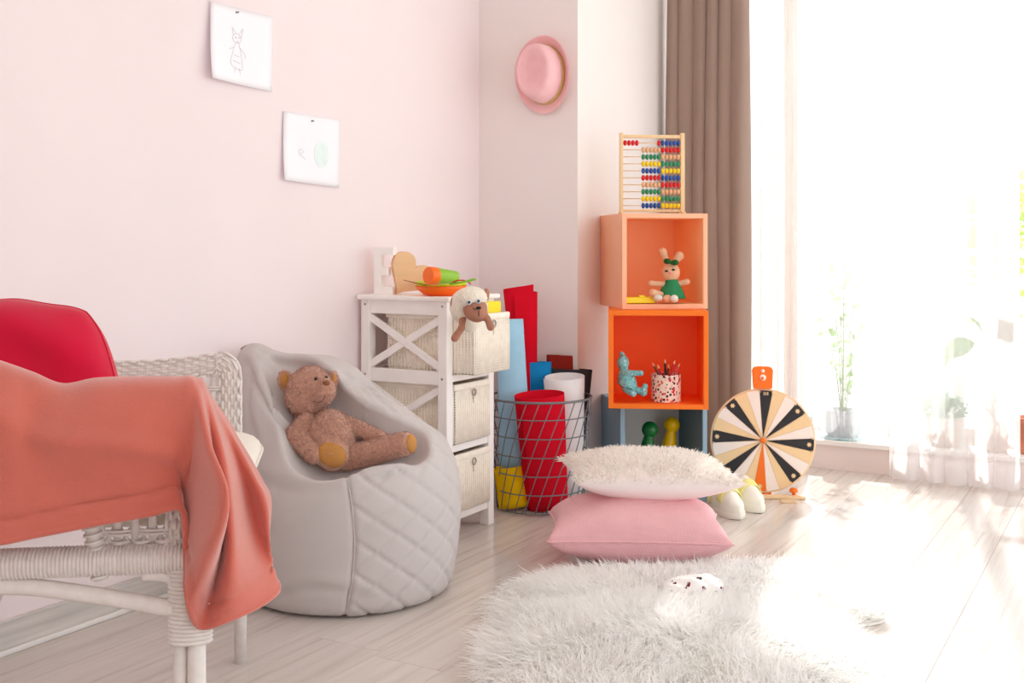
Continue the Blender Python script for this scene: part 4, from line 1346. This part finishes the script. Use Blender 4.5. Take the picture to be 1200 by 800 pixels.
# ------------------------------------------------------------------ sheepskin rugs
def sheepskin(label, outline, z, n, L, seed, shrink=.93, mound=.03):
    O = np.array([WF(u, v)[:2] for u, v in outline])
    c = O.mean(0)
    O = catmull(np.concatenate([O, O[:1]]), 97)[:-1]
    O = c + (O - c) * shrink
    t = thing('sheepskin_rug', label, 'rug', (c[0], c[1], 0))
    ss = [1, 1, .93, .8, .6, .35, .1]
    hh = [z + .001, z + .006, z + .010] + [z + .010 + mound * (1 - s * s) for s in (.8, .6, .35, .1)]
    G = np.array([[[*(c + (p - c) * s), h] for s, h in zip(ss, hh)] for p in O])
    obj('hide', MB().grid(G, True), M['hide'], t)
    k = RNG.integers(0, 96, n); f = RNG.random((n, 1)); s = np.sqrt(RNG.random((n, 1)))
    e = O[k] * (1 - f) + O[(k + 1) % 96] * f
    P2 = c + (e - c) * s
    hz = np.interp(s[:, 0], ss[::-1], hh[::-1])
    P = np.concatenate([P2, hz[:, None]], 1)
    outw = np.concatenate([(P2 - c), np.zeros((n, 1))], 1); outw /= np.linalg.norm(outw, axis=1, keepdims=True) + 1e-9
    # flow field in clumps
    ph = P[:, 0] * 9 + 4 * np.sin(P[:, 1] * 7 + seed); q = P[:, 1] * 11 + 3 * np.sin(P[:, 0] * 8)
    fl = np.stack([np.cos(ph), np.sin(q) - .4, 0 * q], 1) * .55 + outw * (.3 + .9 * s ** 3)
    obj('fur', strands(P, np.tile([0, 0, 1.0], (n, 1)), L, .0042, fl, .32, .25), M['fur'], t, kind='stuff', smooth=True)
    return t


sheepskin('white sheepskin rug at the back, under the edge of the other sheepskin', [(578, 715), (588, 697), (642, 680), (700, 676), (800, 674), (880, 670), (945, 666), (985, 684), (1012, 710), (1044, 729), (1000, 738), (940, 750), (800, 760), (650, 752), (586, 735)], 0, 26000, .055, 1, .97, .022)
sheepskin('large white sheepskin rug in the foreground', [(566, 790), (574, 754), (606, 722), (680, 712), (760, 710), (840, 710), (920, 716), (975, 732), (1008, 760), (1036, 800), (1050, 860), (980, 910), (800, 930), (640, 910), (566, 850)], .002, 44000, .062, 2, .97, .038)

# small spotted cloth
scn = WF(812, 690, .055)
sc_ = thing('spotted_cloth', 'small crumpled white cloth with dark spots lying on the sheepskin', 'cloth', (scn[0], scn[1], .03))
G = np.zeros((30, 22, 3))
for i in range(30):
    for j in range(22):
        a, b = i / 29 * 2 - 1, j / 21 * 2 - 1
        rr = max(0, 1 - a * a * .9) * max(0, 1 - b * b)
        G[i, j] = scn + RT * (a * .078) + nrm(FW + RT * .1) * (b * .05 * (1 - .3 * a * a)) + UP * (.034 * rr ** .6 + .006 * math.sin(7 * a + 3 * b) * math.cos(5 * b + 2 * a) + .004 * a)
obj('cloth_sheet', MB().grid(G), M['spot_cloth'], sc_, solid=.003)

# ------------------------------------------------------------------ sneakers
def sneaker(label, heel, toe, seed):
    h = np.asarray(heel, float); t_ = np.asarray(toe, float)
    L = np.linalg.norm(t_ - h); d = nrm(t_ - h); sdir = np.array([-d[1], d[0], 0])
    t = thing('sneaker', label, 'shoe', tuple((h + t_) / 2))
    P0 = lambda x, y, z: h + d * (x * L) + sdir * y + UP * z
    wprof = lambda x: .040 * (np.clip(1 - abs(2 * x - .95) ** 3.2, 0, 1) ** .5) * (.82 + .25 * math.sin(PI * min(1, max(0, x)) * .9))
    n = 26
    ring = lambda x: wprof(x)
    xs = np.linspace(0.0, .968, n)
    sole = np.array([[P0(x, s_ * (ring(x) + .003), zz) for (s_, zz) in ((-1, .001 + .012 * max(0, x - .8) ** 1), (-1.02, .012), (-1, .024), (1, .024), (1.02, .012), (1, .001), (-1, .001))] for x in xs])
    endcap = lambda A, x: np.array([P0(x, 0, p[2]) for p in A])
    sole = np.concatenate([[endcap(sole[0], -.004)], sole, [endcap(sole[-1], .985)]])
    obj('sole', MB().grid(sole), M['sole'], t)
    tops = lambda x: .028 + (.085 * (1 - x / .42 * .10) if x < .42 else .0765 * max(0, (1 - ((x - .42) / .60) ** 1.15)) + .012)
    U = []
    for x in xs:
        w, zt = ring(x), tops(x)
        row = []
        for a in np.linspace(0, PI, 15):
            open_ = x < .40
            yy = -math.cos(a) * w * (1 - .25 * math.sin(a) * (zt > .07))
            zz = .022 + (zt - .022) * math.sin(a) ** .55
            if open_ and .3 * PI < a < .7 * PI: zz = .022 + (zt - .022) * (.985 - 1.4 * (1 - abs(a - PI / 2) / (.2 * PI)))
            row.append(P0(x, yy, max(zz, .03)))
        U.append(row)
    U = np.array(U)
    U[..., 2] = np.maximum(U[..., 2], .022)
    U[:, 0, 2] = U[:, -1, 2] = .016
    U = np.concatenate([[endcap(U[0], -.002)], U, [endcap(U[-1] * [1, 1, 0] + [0, 0, .022], .982)]])
    obj('upper', MB().grid(U), M['shoe_white'], t)
    hp = []
    for x in np.linspace(.02, .30, 6):
        hp.append([P0(x, sg * (ring(x) * 1.04 + .002), zz) for sg, zz in ((-1, .028), (-1, .060))])
    obj('heel_panel', MB().grid(np.array(hp)), M['shoe_yellow'], t, solid=.003, label='pale yellow heel panel')
    hp = []
    for x in np.linspace(.55, .68, 6):
        hp.append([P0(x, -math.cos(a) * ring(x) * 1.03, .024 + (tops(x) - .022) * math.sin(a) ** .55) for a in np.linspace(.15, PI - .15, 13)])
    obj('strap', MB().grid(np.array(hp)), M['shoe_yellow'], t, solid=.003, label='pale yellow strap')
    return t


sneaker('white and pale yellow sneaker nearer to the cushions', WF(836, 592), WF(868, 610), 1)
sneaker('white and pale yellow sneaker nearer to the wheel', WF(856, 586), WF(893, 602), 2)

# ------------------------------------------------------------------ plants on the window sill
SZ = .128


def sill_pt(u, y):
    d = W(u, HOR, 1.0); p = d * (y / d[1]); p[2] = SZ
    return p


p0 = sill_pt(988, 4.88)
t = thing('potted_plant', 'tall thin leafy plant in a grey stone pot on the sill', 'plant', tuple(p0))
obj('saucer', MB().lathe([(.09, 0), (.10, .012), (.094, .012), (.06, .004)], p0, n=28), M['tray'], t)
obj('pot', MB().lathe([(.060, .006), (.072, .02), (.078, .07), (.075, .122), (.066, .122), (.06, .10)], p0, n=28), M['pot_grey'], t)
obj('soil', MB().lathe([(.066, .098), (.066, .102), (.01, .106)], p0), M['soil'], t)
tops_ = [(-.06, .62), (-.02, .52), (.05, .56), (.09, .44), (.0, .68), (-.09, .40)]
for i, (dx, hh) in enumerate(tops_):
    obj('stem', MB().tube(catmull([p0 + [dx * .1, 0, .1], p0 + [dx * .4, .01, .1 + hh * .5], p0 + [dx, .02, .1 + hh]], 10), [.003] * 10, 5), M['stem'], t)
lp = []
r_ = np.random.default_rng(5)
for dx, hh in tops_:
    for f in np.linspace(.25, 1, 9):
        lp.append(p0 + [dx * f ** 1.3, .015, .1 + hh * f] + r_.normal(size=3) * .012)
obj('leaves', leaves(np.array(lp), .055, 3, .1), M['leaf'], t, smooth=False, kind='stuff')
p1 = sill_pt(1107, 4.88)
t = thing('potted_plant', 'small bushy green plant in a taupe clay pot on the sill', 'plant', tuple(p1))
obj('pot', MB().lathe([(.052, 0), (.056, .01), (.072, .115), (.075, .125), (.066, .125), (.06, .10)], p1, n=28), M['pot_taupe'], t)
obj('soil', MB().lathe([(.064, .104), (.064, .108), (.01, .112)], p1), M['soil'], t)
P = p1 + np.array([0, 0, .15]) + r_.normal(size=(420, 3)) * np.array([.035, .035, .024])
obj('foliage', leaves(P, .03, 9, .6), M['leaf_d'], t, smooth=False, kind='stuff')
p2 = sill_pt(1167, 4.86)
t = thing('potted_plant', 'arching plant with large drooping leaf in a tall slim pot', 'plant', tuple(p2))
obj('pot', MB().lathe([(.040, 0), (.044, .01), (.052, .20), (.046, .20), (.042, .18)], p2, n=24), M['pot_taupe'], t)
obj('soil', MB().lathe([(.042, .18), (.042, .184), (.01, .188)], p2), M['soil'], t)
ends = [(W(1110, 415, 4.60), W(1140, 400, 4.60)), (W(1150, 380, 4.60), W(1158, 420, 4.60)), (W(1188, 390, 4.60), W(1178, 420, 4.60))]
for e_, md in ends:
    obj('stem', MB().tube(catmull([p2 + [0, 0, .18], (p2 + [0, 0, .3]) * .5 + md * .5, md], 12), .003, 5), M['stem'], t)


def big_leaf(a, b, w, tip):
    a = np.asarray(a); b = np.asarray(b); tip = np.asarray(tip)
    mid = catmull([a, b, tip], 12)
    wv = [.05, .5, .85, 1, .98, .9, .8, .66, .5, .34, .18, .03]
    d = nrm(FW * .5 + UP * .8)
    return MB().grid(np.array([[m_ + s_ * d * w * k + FW * .0 for s_ in (-1, -.5, 0, .5, 1)] for m_, k in zip(mid, wv)]))


obj('large_leaf', big_leaf(W(1142, 402, 4.60), W(1112, 412, 4.585), .042, W(1105, 442, 4.57)), M['leaf'], t, solid=.001)
obj('large_leaf', big_leaf(W(1158, 420, 4.60), W(1150, 385, 4.60), .028, W(1136, 372, 4.60)), M['leaf'], t, solid=.001)
p3 = sill_pt(1068, 4.84)
t = thing('ceramic_vase', 'white flared ceramic vase on the sill beside the taupe pot', 'vase', tuple(p3))
obj('vase_body', MB().lathe([(.046, 0), (.045, .006), (.028, .06), (.022, .12), (.024, .16), (.02, .16), (.018, .12)], p3, n=28), M['vase'], t)
p4 = sill_pt(1212, 4.87)
t = thing('terracotta_pot', 'terracotta flower pot on the sill at the right edge', 'pot', tuple(p4))
obj('pot', MB().lathe([(.05, 0), (.054, .008), (.070, .12), (.075, .12), (.075, .145), (.066, .145), (.06, .11)], p4, n=28), M['terracotta'], t)

# ------------------------------------------------------------------ wicker chair
CA = math.radians(38.5)
cf = np.array([math.cos(CA), math.sin(CA), 0]); cs = np.array([-math.sin(CA), math.cos(CA), 0])
N0 = np.array([-1.34, 1.30, 0])
CW, CD = .754, .53
ch = thing('wicker_armchair', 'white painted wicker armchair with woven arms at the left wall', 'chair', tuple(N0 + cs * CW / 2 - cf * CD / 2), CA)
# local: x forward from rear to front, y to the far side; origin at the centre
PC = lambda x, y, z: N0 + cs * (CW / 2 + y) + cf * (x - CD / 2) + UP * z
hx, hy = CD / 2, CW / 2
SEATZ = .450


def leg(x, y, rr, top, splay=(0, 0), twin=False):
    m = MB()
    if twin:
        m.tube([PC(x, y, 0), PC(x, y, top)], rr, 12)
        m.tube([PC(x - .034, y + .012, 0), PC(x - .022, y + .006, top - .02)], rr * .82, 12)
    else:
        m.tube([PC(x + splay[0], y + splay[1], 0), PC(x, y, top)], rr, 12)
    o = obj('leg', m, M['wicker_white'], ch)
    w = MB()
    for k in range(19):
        z = top - .135 + .0068 * k
        w.tube([PC(x - (.010 if twin else 0) + (rr * (2.0 if twin else 1.0) + .003) * math.cos(a), y + (rr + .003) * math.sin(a), z) for a in np.linspace(0, 2 * PI, 17)[:-1]], .0036, 5, True)
    obj('leg_binding', w, M['wicker_white'], o)
    return o


leg(hx, -hy, .0150, SEATZ, twin=True)
leg(hx, hy, .0145, SEATZ)
leg(-hx, -hy, .015, SEATZ, (-.03, 0))
leg(-hx, hy, .015, SEATZ, (-.012, 0))


def wrapped_rail(a, b, r, name='seat_rail'):
    o = obj(name, MB().tube([a, b], r, 14), M['wicker_white'], ch)
    L = np.linalg.norm(b - a); d = (b - a) / L
    e1_ = nrm(np.cross(d, UP)); e2_ = np.cross(d, e1_)
    w = MB()
    for k in range(int(L / .0062)):
        c = a + d * (k + .5) * .0062
        w.tube([c + (r - .0003) * (math.cos(q) * e1_ + math.sin(q) * e2_) for q in np.linspace(0, 2 * PI, 15)[:-1]], .0026, 5, True)
    obj('cane_wrap', w, M['wicker_white'], o, kind='stuff')
    return o


wrapped_rail(PC(-hx, -hy, SEATZ), PC(hx, -hy, SEATZ), .023)
wrapped_rail(PC(-hx, hy, SEATZ), PC(hx, hy, SEATZ), .023)
wrapped_rail(PC(hx, -hy, SEATZ), PC(hx, hy, SEATZ), .023)
wrapped_rail(PC(-hx, -hy, SEATZ), PC(-hx, hy, SEATZ), .023)
for y in (-hy, hy):
    obj('stretcher', MB().tube(catmull([PC(-hx, y, .335), PC(-.12, y, .405), PC(-.02, y, .415), PC(.1, y, .396), PC(hx - .01, y, .362)], 20), .0135, 10), M['wicker_white'], ch)
    obj('corner_brace', MB().tube(catmull([PC(hx - .085, y, SEATZ - .026), PC(hx - .04, y, SEATZ - .034), PC(hx - .016, y, SEATZ - .085)], 10), .010, 8), M['wicker_white'], ch)
    # knot where the stretcher meets the rail
    o = MB()
    for k in range(7):
        o.tube([PC(-.075 + .006 * k, y + .017 * math.cos(q), .407 + .017 * math.sin(q)) for q in np.linspace(0, 2 * PI, 13)[:-1]], .0033, 5, True)
    obj('cane_knot', o, M['wicker_white'], ch)
obj('front_stretcher', MB().tube([PC(hx, -hy, .33), PC(hx, hy, .33)], .011, 8), M['wicker_white'], ch)


def braid_band(path, wdir, width, ns, mat_, par, nd, amp=.0055, per=.017, r=.0032, name='woven_border'):
    """ns strands weaving in and out along a path; wdir(i) gives the across direction, nd the thickness direction"""
    P = np.asarray(path, float)
    L = np.concatenate([[0], np.cumsum(np.linalg.norm(np.diff(P, axis=0), axis=1))])
    n = int(L[-1] / (per / 4)) + 1
    s = np.linspace(0, L[-1], n)
    Q = np.stack([np.interp(s, L, P[:, k]) for k in range(3)], 1)
    Wd = np.array([wdir(k) for k in np.linspace(0, 1, n)])
    m = MB()
    for k in range(ns):
        off = (k / (ns - 1) - .5) * width
        ph = PI * (k % 2)
        m.tube(Q + Wd * off + np.asarray(nd) * (amp * np.sin(s / per * PI + ph))[:, None], r, 5)
    st = MB()
    for q in np.arange(per / 2, L[-1], per):
        i = min(n - 1, int(q / L[-1] * (n - 1)))
        st.tube([Q[i] - Wd[i] * width * .52, Q[i] + Wd[i] * width * .52], .0035, 5)
    o = obj(name, m, mat_, par, kind='stuff')
    obj('border_stakes', st, mat_, o, kind='stuff')
    # solid core
    core = obj('border_core', MB().grid(np.stack([Q - Wd * width * .46, Q + Wd * width * .46], 1)), mat_, o, solid=.004)
    return o


def arm_panel(y, x_open, out):
    """side panel of the chair at local y: braided border and open cane weave"""
    nd = cs * out
    topz = .715
    zt = lambda x: topz - .024 - .022 * math.sin(PI * min(1, max(0, (hx - x) / .5))) + .03 * max(0, (-x - .1) / .17)
    path, wd = [], []
    xs = np.linspace(-hx, hx - .055, 14)
    for x in xs: path.append(PC(x, y, zt(x))); wd.append(UP)
    c0 = PC(hx - .055, y, zt(hx) - .032)
    for a in np.linspace(0, PI / 2, 7)[1:]:
        path.append(c0 + cf * (.032 * math.sin(a)) + UP * (.032 * math.cos(a) )); wd.append(nrm(cf * math.sin(a) + UP * math.cos(a)))
    for z in np.linspace(zt(hx) - .06, SEATZ - .03, 8): path.append(PC(hx - .023, y, z)); wd.append(cf)
    path = np.array(path); wd = np.array(wd)
    L = np.concatenate([[0], np.cumsum(np.linalg.norm(np.diff(path, axis=0), axis=1))]); L /= L[-1]
    wf = lambda k: np.array([np.interp(k, L, wd[:, i]) for i in range(3)])
    braid_band(path, wf, .047, 8, M['wicker_white'], ch, nd)
    # cane weave inside: upright flats, paired horizontals, diagonals
    m = MB()
    x0 = x_open
    zb = SEATZ + .028
    xs = np.arange(x0 + .01, hx - .05, .027)
    for x in xs:
        m.bar(PC(x, y, zb), PC(x, y, zt(x) - .02), .003, .012, up=tuple(cf) if False else tuple(cs)) if False else m.box((PC(x, y, zb) + PC(x, y, zt(x) - .02)) / 2, (.012, .003, zt(x) - .02 - zb), np.stack([cf, cs, UP], 1))
    for z in np.arange(zb + .012, .66, .034):
        for dz in (0, .006):
            P_ = [PC(x, y + .004 * math.sin((x - x0) / .027 * PI) , z + dz) for x in np.linspace(x0, hx - .04, 30)]
            m.tube(P_, .0026, 5)
    wd_ = (hx - .05) - x0
    for sgn in (1, -1):
        for k in np.arange(-.28, wd_ + .02, .027):
            pts = []
            for f in np.linspace(0, 1, 10):
                z = zb + f * (.67 - zb); x = x0 + k + (.6 * (z - zb)) * 1.0 if sgn > 0 else x0 + k + .28 - .6 * (z - zb)
                if x0 - .002 <= x <= hx - .04 and z < zt(x) - .02: pts.append(PC(x, y - out * .004, z))
            if len(pts) >= 2: m.tube(pts, .0026, 5)
    obj('cane_weave', m, M['wicker_white'], ch, kind='stuff')
    # bottom braid
    m2 = MB()
    for k in range(4):
        m2.tube([PC(x, y + .006 * math.sin(x / .017 * PI + PI * (k % 2)), SEATZ + .008 + .0065 * k) for x in np.linspace(x0, hx - .03, 60)], .0035, 5)
    obj('bottom_braid', m2, M['wicker_white'], ch)
    if x_open > -hx + .02:
        p = obj('slanted_post', MB().tube([PC(x_open + .012, y, SEATZ - .03), PC(x_open - .035, y, .70)], .012, 10), M['wicker_white'], ch)
        w = MB()
        for f in np.linspace(.02, .5, 13):
            c = PC(x_open + .012 - .047 * f, y, SEATZ - .03 + (.70 - SEATZ + .03) * f)
            w.tube([c + .0135 * (math.cos(q) * cf + math.sin(q) * cs) + UP * .003 * math.cos(q) for q in np.linspace(0, 2 * PI, 13)[:-1]], .003, 4, True)
        obj('post_binding', w, M['wicker_white'], p)


arm_panel(-hy, .105, -1)
arm_panel(hy, -hx, -1)
# back panel
path = [PC(-hx, y, .72 + .04 * math.cos(y / hy * PI / 2)) for y in np.linspace(-hy, hy, 20)]
braid_band(path, lambda k: UP, .047, 8, M['wicker_white'], ch, cf)
m = MB()
for y in np.arange(-hy + .02, hy, .027): m.box(PC(-hx, y, .585), (.003, .012, .27), np.stack([cf, cs, UP], 1))
for z in np.arange(.46, .70, .034):
    for dz in (0, .006): m.tube([PC(-hx + .004 * math.sin(y / .027 * PI), y, z + dz) for y in np.linspace(-hy, hy, 40)], .0026, 5)
obj('cane_weave', m, M['wicker_white'], ch, kind='stuff')
# seat cushion
sc2 = thing('seat_cushion', 'cream seat cushion in the white wicker chair', 'cushion', tuple(PC(.02, 0, SEATZ + .02)), CA)
nx, ny = 34, 34


def round_box(c, a, b, h, e=.28):
    G = []
    for v in np.linspace(-PI / 2, PI / 2, 15):
        row = []
        for u in np.linspace(0, 2 * PI, 61):
            sg = lambda q, p: math.copysign(abs(q) ** p, q)
            x = a * sg(math.cos(v), .35) * sg(math.cos(u), e); y = b * sg(math.cos(v), .35) * sg(math.sin(u), e)
            z = h * sg(math.sin(v), .8) * (1.0 if v < 0 else 1 + .25 * (1 - (x / a) ** 2) * (1 - (y / b) ** 2))
            row.append(c + cf * x + cs * y + UP * z)
        G.append(row)
    return MB().grid(np.array(G))


obj('cushion_body', round_box(PC(.035, 0, SEATZ + .064), .290, .342, .040), M['cream_fabric'], sc2)
gp = [PC(.035 + .291 * math.copysign(abs(math.cos(u)) ** .28, math.cos(u)), .343 * math.copysign(abs(math.sin(u)) ** .28, math.sin(u)), SEATZ + .064) for u in np.linspace(0, 2 * PI, 81)[:-1]]
obj('piping', MB().tube(gp, .0035, 6, True), M['cream_fabric'], sc2)
# red pillow leaning on the chair back
pc0 = W(34, 430, 2.04)
rp = thing('throw_pillow', 'crimson red throw pillow leaning in the wicker chair', 'pillow', tuple(pc0 - UP * .13))
ex = nrm(RT * 1.0 - FW * .12 - UP * .05); ey = nrm(UP * 1.0 - RT * .36 + FW * .25); en = nrm(np.cross(ex, ey)); en = en if en.dot(FW) < 0 else -en
up, dn = cushion_grid(ex, ey, en, pc0, .160, .130, .10, pinch=-.02, wob=.013, seed=3, puff=.45, rnd=.22)
weld(obj('pillow_cover', cushion_mesh(up, dn), M['crimson'], rp))
obj('edge_seam', MB().tube(np.concatenate([up[:, 0], up[-1, 1:], up[::-1, -1][1:], up[0, ::-1][1:-1]]), .002, 6, True), M['crimson'], rp)

# coral fleece throw draped over the near arm
BL = thing('throw_blanket', 'coral pink fleece throw draped over the near arm of the wicker chair', 'blanket', tuple(W(150, 450, 1.76)))
C_ = [  # columns from the back of the arm to its front end and round the corner: inner bottom, inner, top back, top, outer ..., hem
    [(-70, 520, 1.86), (-70, 440, 1.82), (-70, 408, 1.79), (-70, 410, 1.74), (-70, 500, 1.690), (-70, 570, 1.685), (-70, 643, 1.685)],
    [(0, 520, 1.88), (0, 460, 1.84), (0, 428, 1.81), (0, 434, 1.75), (0, 500, 1.695), (0, 570, 1.69), (0, 634, 1.69)],
    [(36, 520, 1.90), (36, 470, 1.85), (36, 440, 1.82), (36, 448, 1.76), (36, 510, 1.715), (36, 570, 1.70), (40, 626, 1.695)],
    [(72, 520, 1.90), (72, 480, 1.86), (72, 453, 1.82), (72, 462, 1.765), (72, 515, 1.71), (76, 570, 1.712), (82, 618, 1.70)],
    [(112, 520, 1.90), (112, 480, 1.87), (112, 447, 1.83), (112, 456, 1.765), (115, 510, 1.72), (120, 565, 1.715), (125, 610, 1.71)],
    [(165, 520, 1.92), (165, 480, 1.88), (166, 445, 1.84), (166, 454, 1.775), (166, 510, 1.735), (170, 560, 1.73), (175, 602, 1.725)],
    [(205, 520, 1.93), (205, 480, 1.89), (206, 445, 1.85), (207, 455, 1.785), (204, 515, 1.752), (205, 560, 1.755), (213, 597, 1.745)],
    [(222, 520, 1.94), (222, 480, 1.90), (222, 445, 1.855), (224, 452, 1.790), (226, 520, 1.755), (214, 582, 1.775), (217, 652, 1.765)],
    [(232, 510, 1.95), (230, 475, 1.91), (230, 447, 1.865), (231, 452, 1.800), (245, 520, 1.715), (264, 592, 1.660), (221, 690, 1.750)],
    [(240, 510, 1.98), (236, 478, 1.93), (236, 450, 1.88), (236, 454, 1.815), (248, 540, 1.785), (256, 640, 1.790), (231, 735, 1.765)],
    [(250, 515, 2.00), (243, 484, 1.95), (241, 456, 1.90), (240, 460, 1.835), (262, 545, 1.775), (272, 640, 1.765), (270, 721, 1.795)],
    [(262, 520, 2.02), (252, 490, 1.97), (246, 466, 1.92), (245, 470, 1.865), (276, 550, 1.880), (298, 640, 1.890), (323, 695, 1.870)],
    [(276, 525, 2.05), (264, 498, 2.00), (254, 478, 1.95), (252, 480, 1.900), (291, 550, 1.885), (312, 600, 1.885), (316, 668, 1.930)],
    [(288, 540, 2.08), (276, 515, 2.03), (264, 492, 1.98), (262, 494, 1.940), (300, 560, 1.955), (317, 585, 1.965), (311, 640, 1.985)],
    [(296, 560, 2.10), (284, 530, 2.06), (272, 505, 2.02), (274, 508, 1.985), (300, 552, 2.01), (310, 580, 2.02), (304, 612, 2.04)],
]
G = np.array([[W(*p) for p in col] for col in C_])
G = catmull(G, 150)
G = np.swapaxes(catmull(np.swapaxes(G, 0, 1), 90), 0, 1)
# soft creases
a_ = np.linspace(0, 1, 150)[:, None]; b_ = np.linspace(0, 1, 90)[None, :]
cre = .013 * np.sin(a_ * 40 + 4 * b_) * np.clip((b_ - .45) * 2, 0, 1) * np.clip((a_ - .45) * 5, 0, 1) + .005 * np.sin(9 * a_ + 7 * b_) + .009 * np.exp(-((b_ - .62 - .25 * a_) / .04) ** 2) * (a_ < .5)
G = G - FW * cre[..., None]
# hem groove near the lower edge
d_edge = np.linalg.norm(G - G[:, -1:, :], axis=-1)
hemv = -.0050 * np.exp(-((d_edge - .032) / .0032) ** 2) + .003 * (d_edge < .028)
G = G - FW * hemv[..., None]
obj('blanket_cloth', MB().grid(G), M['coral'], BL, solid=.007)
obj('hem', MB().tube([p for p in G[::2, -1]], .0055, 8), M['coral'], BL)
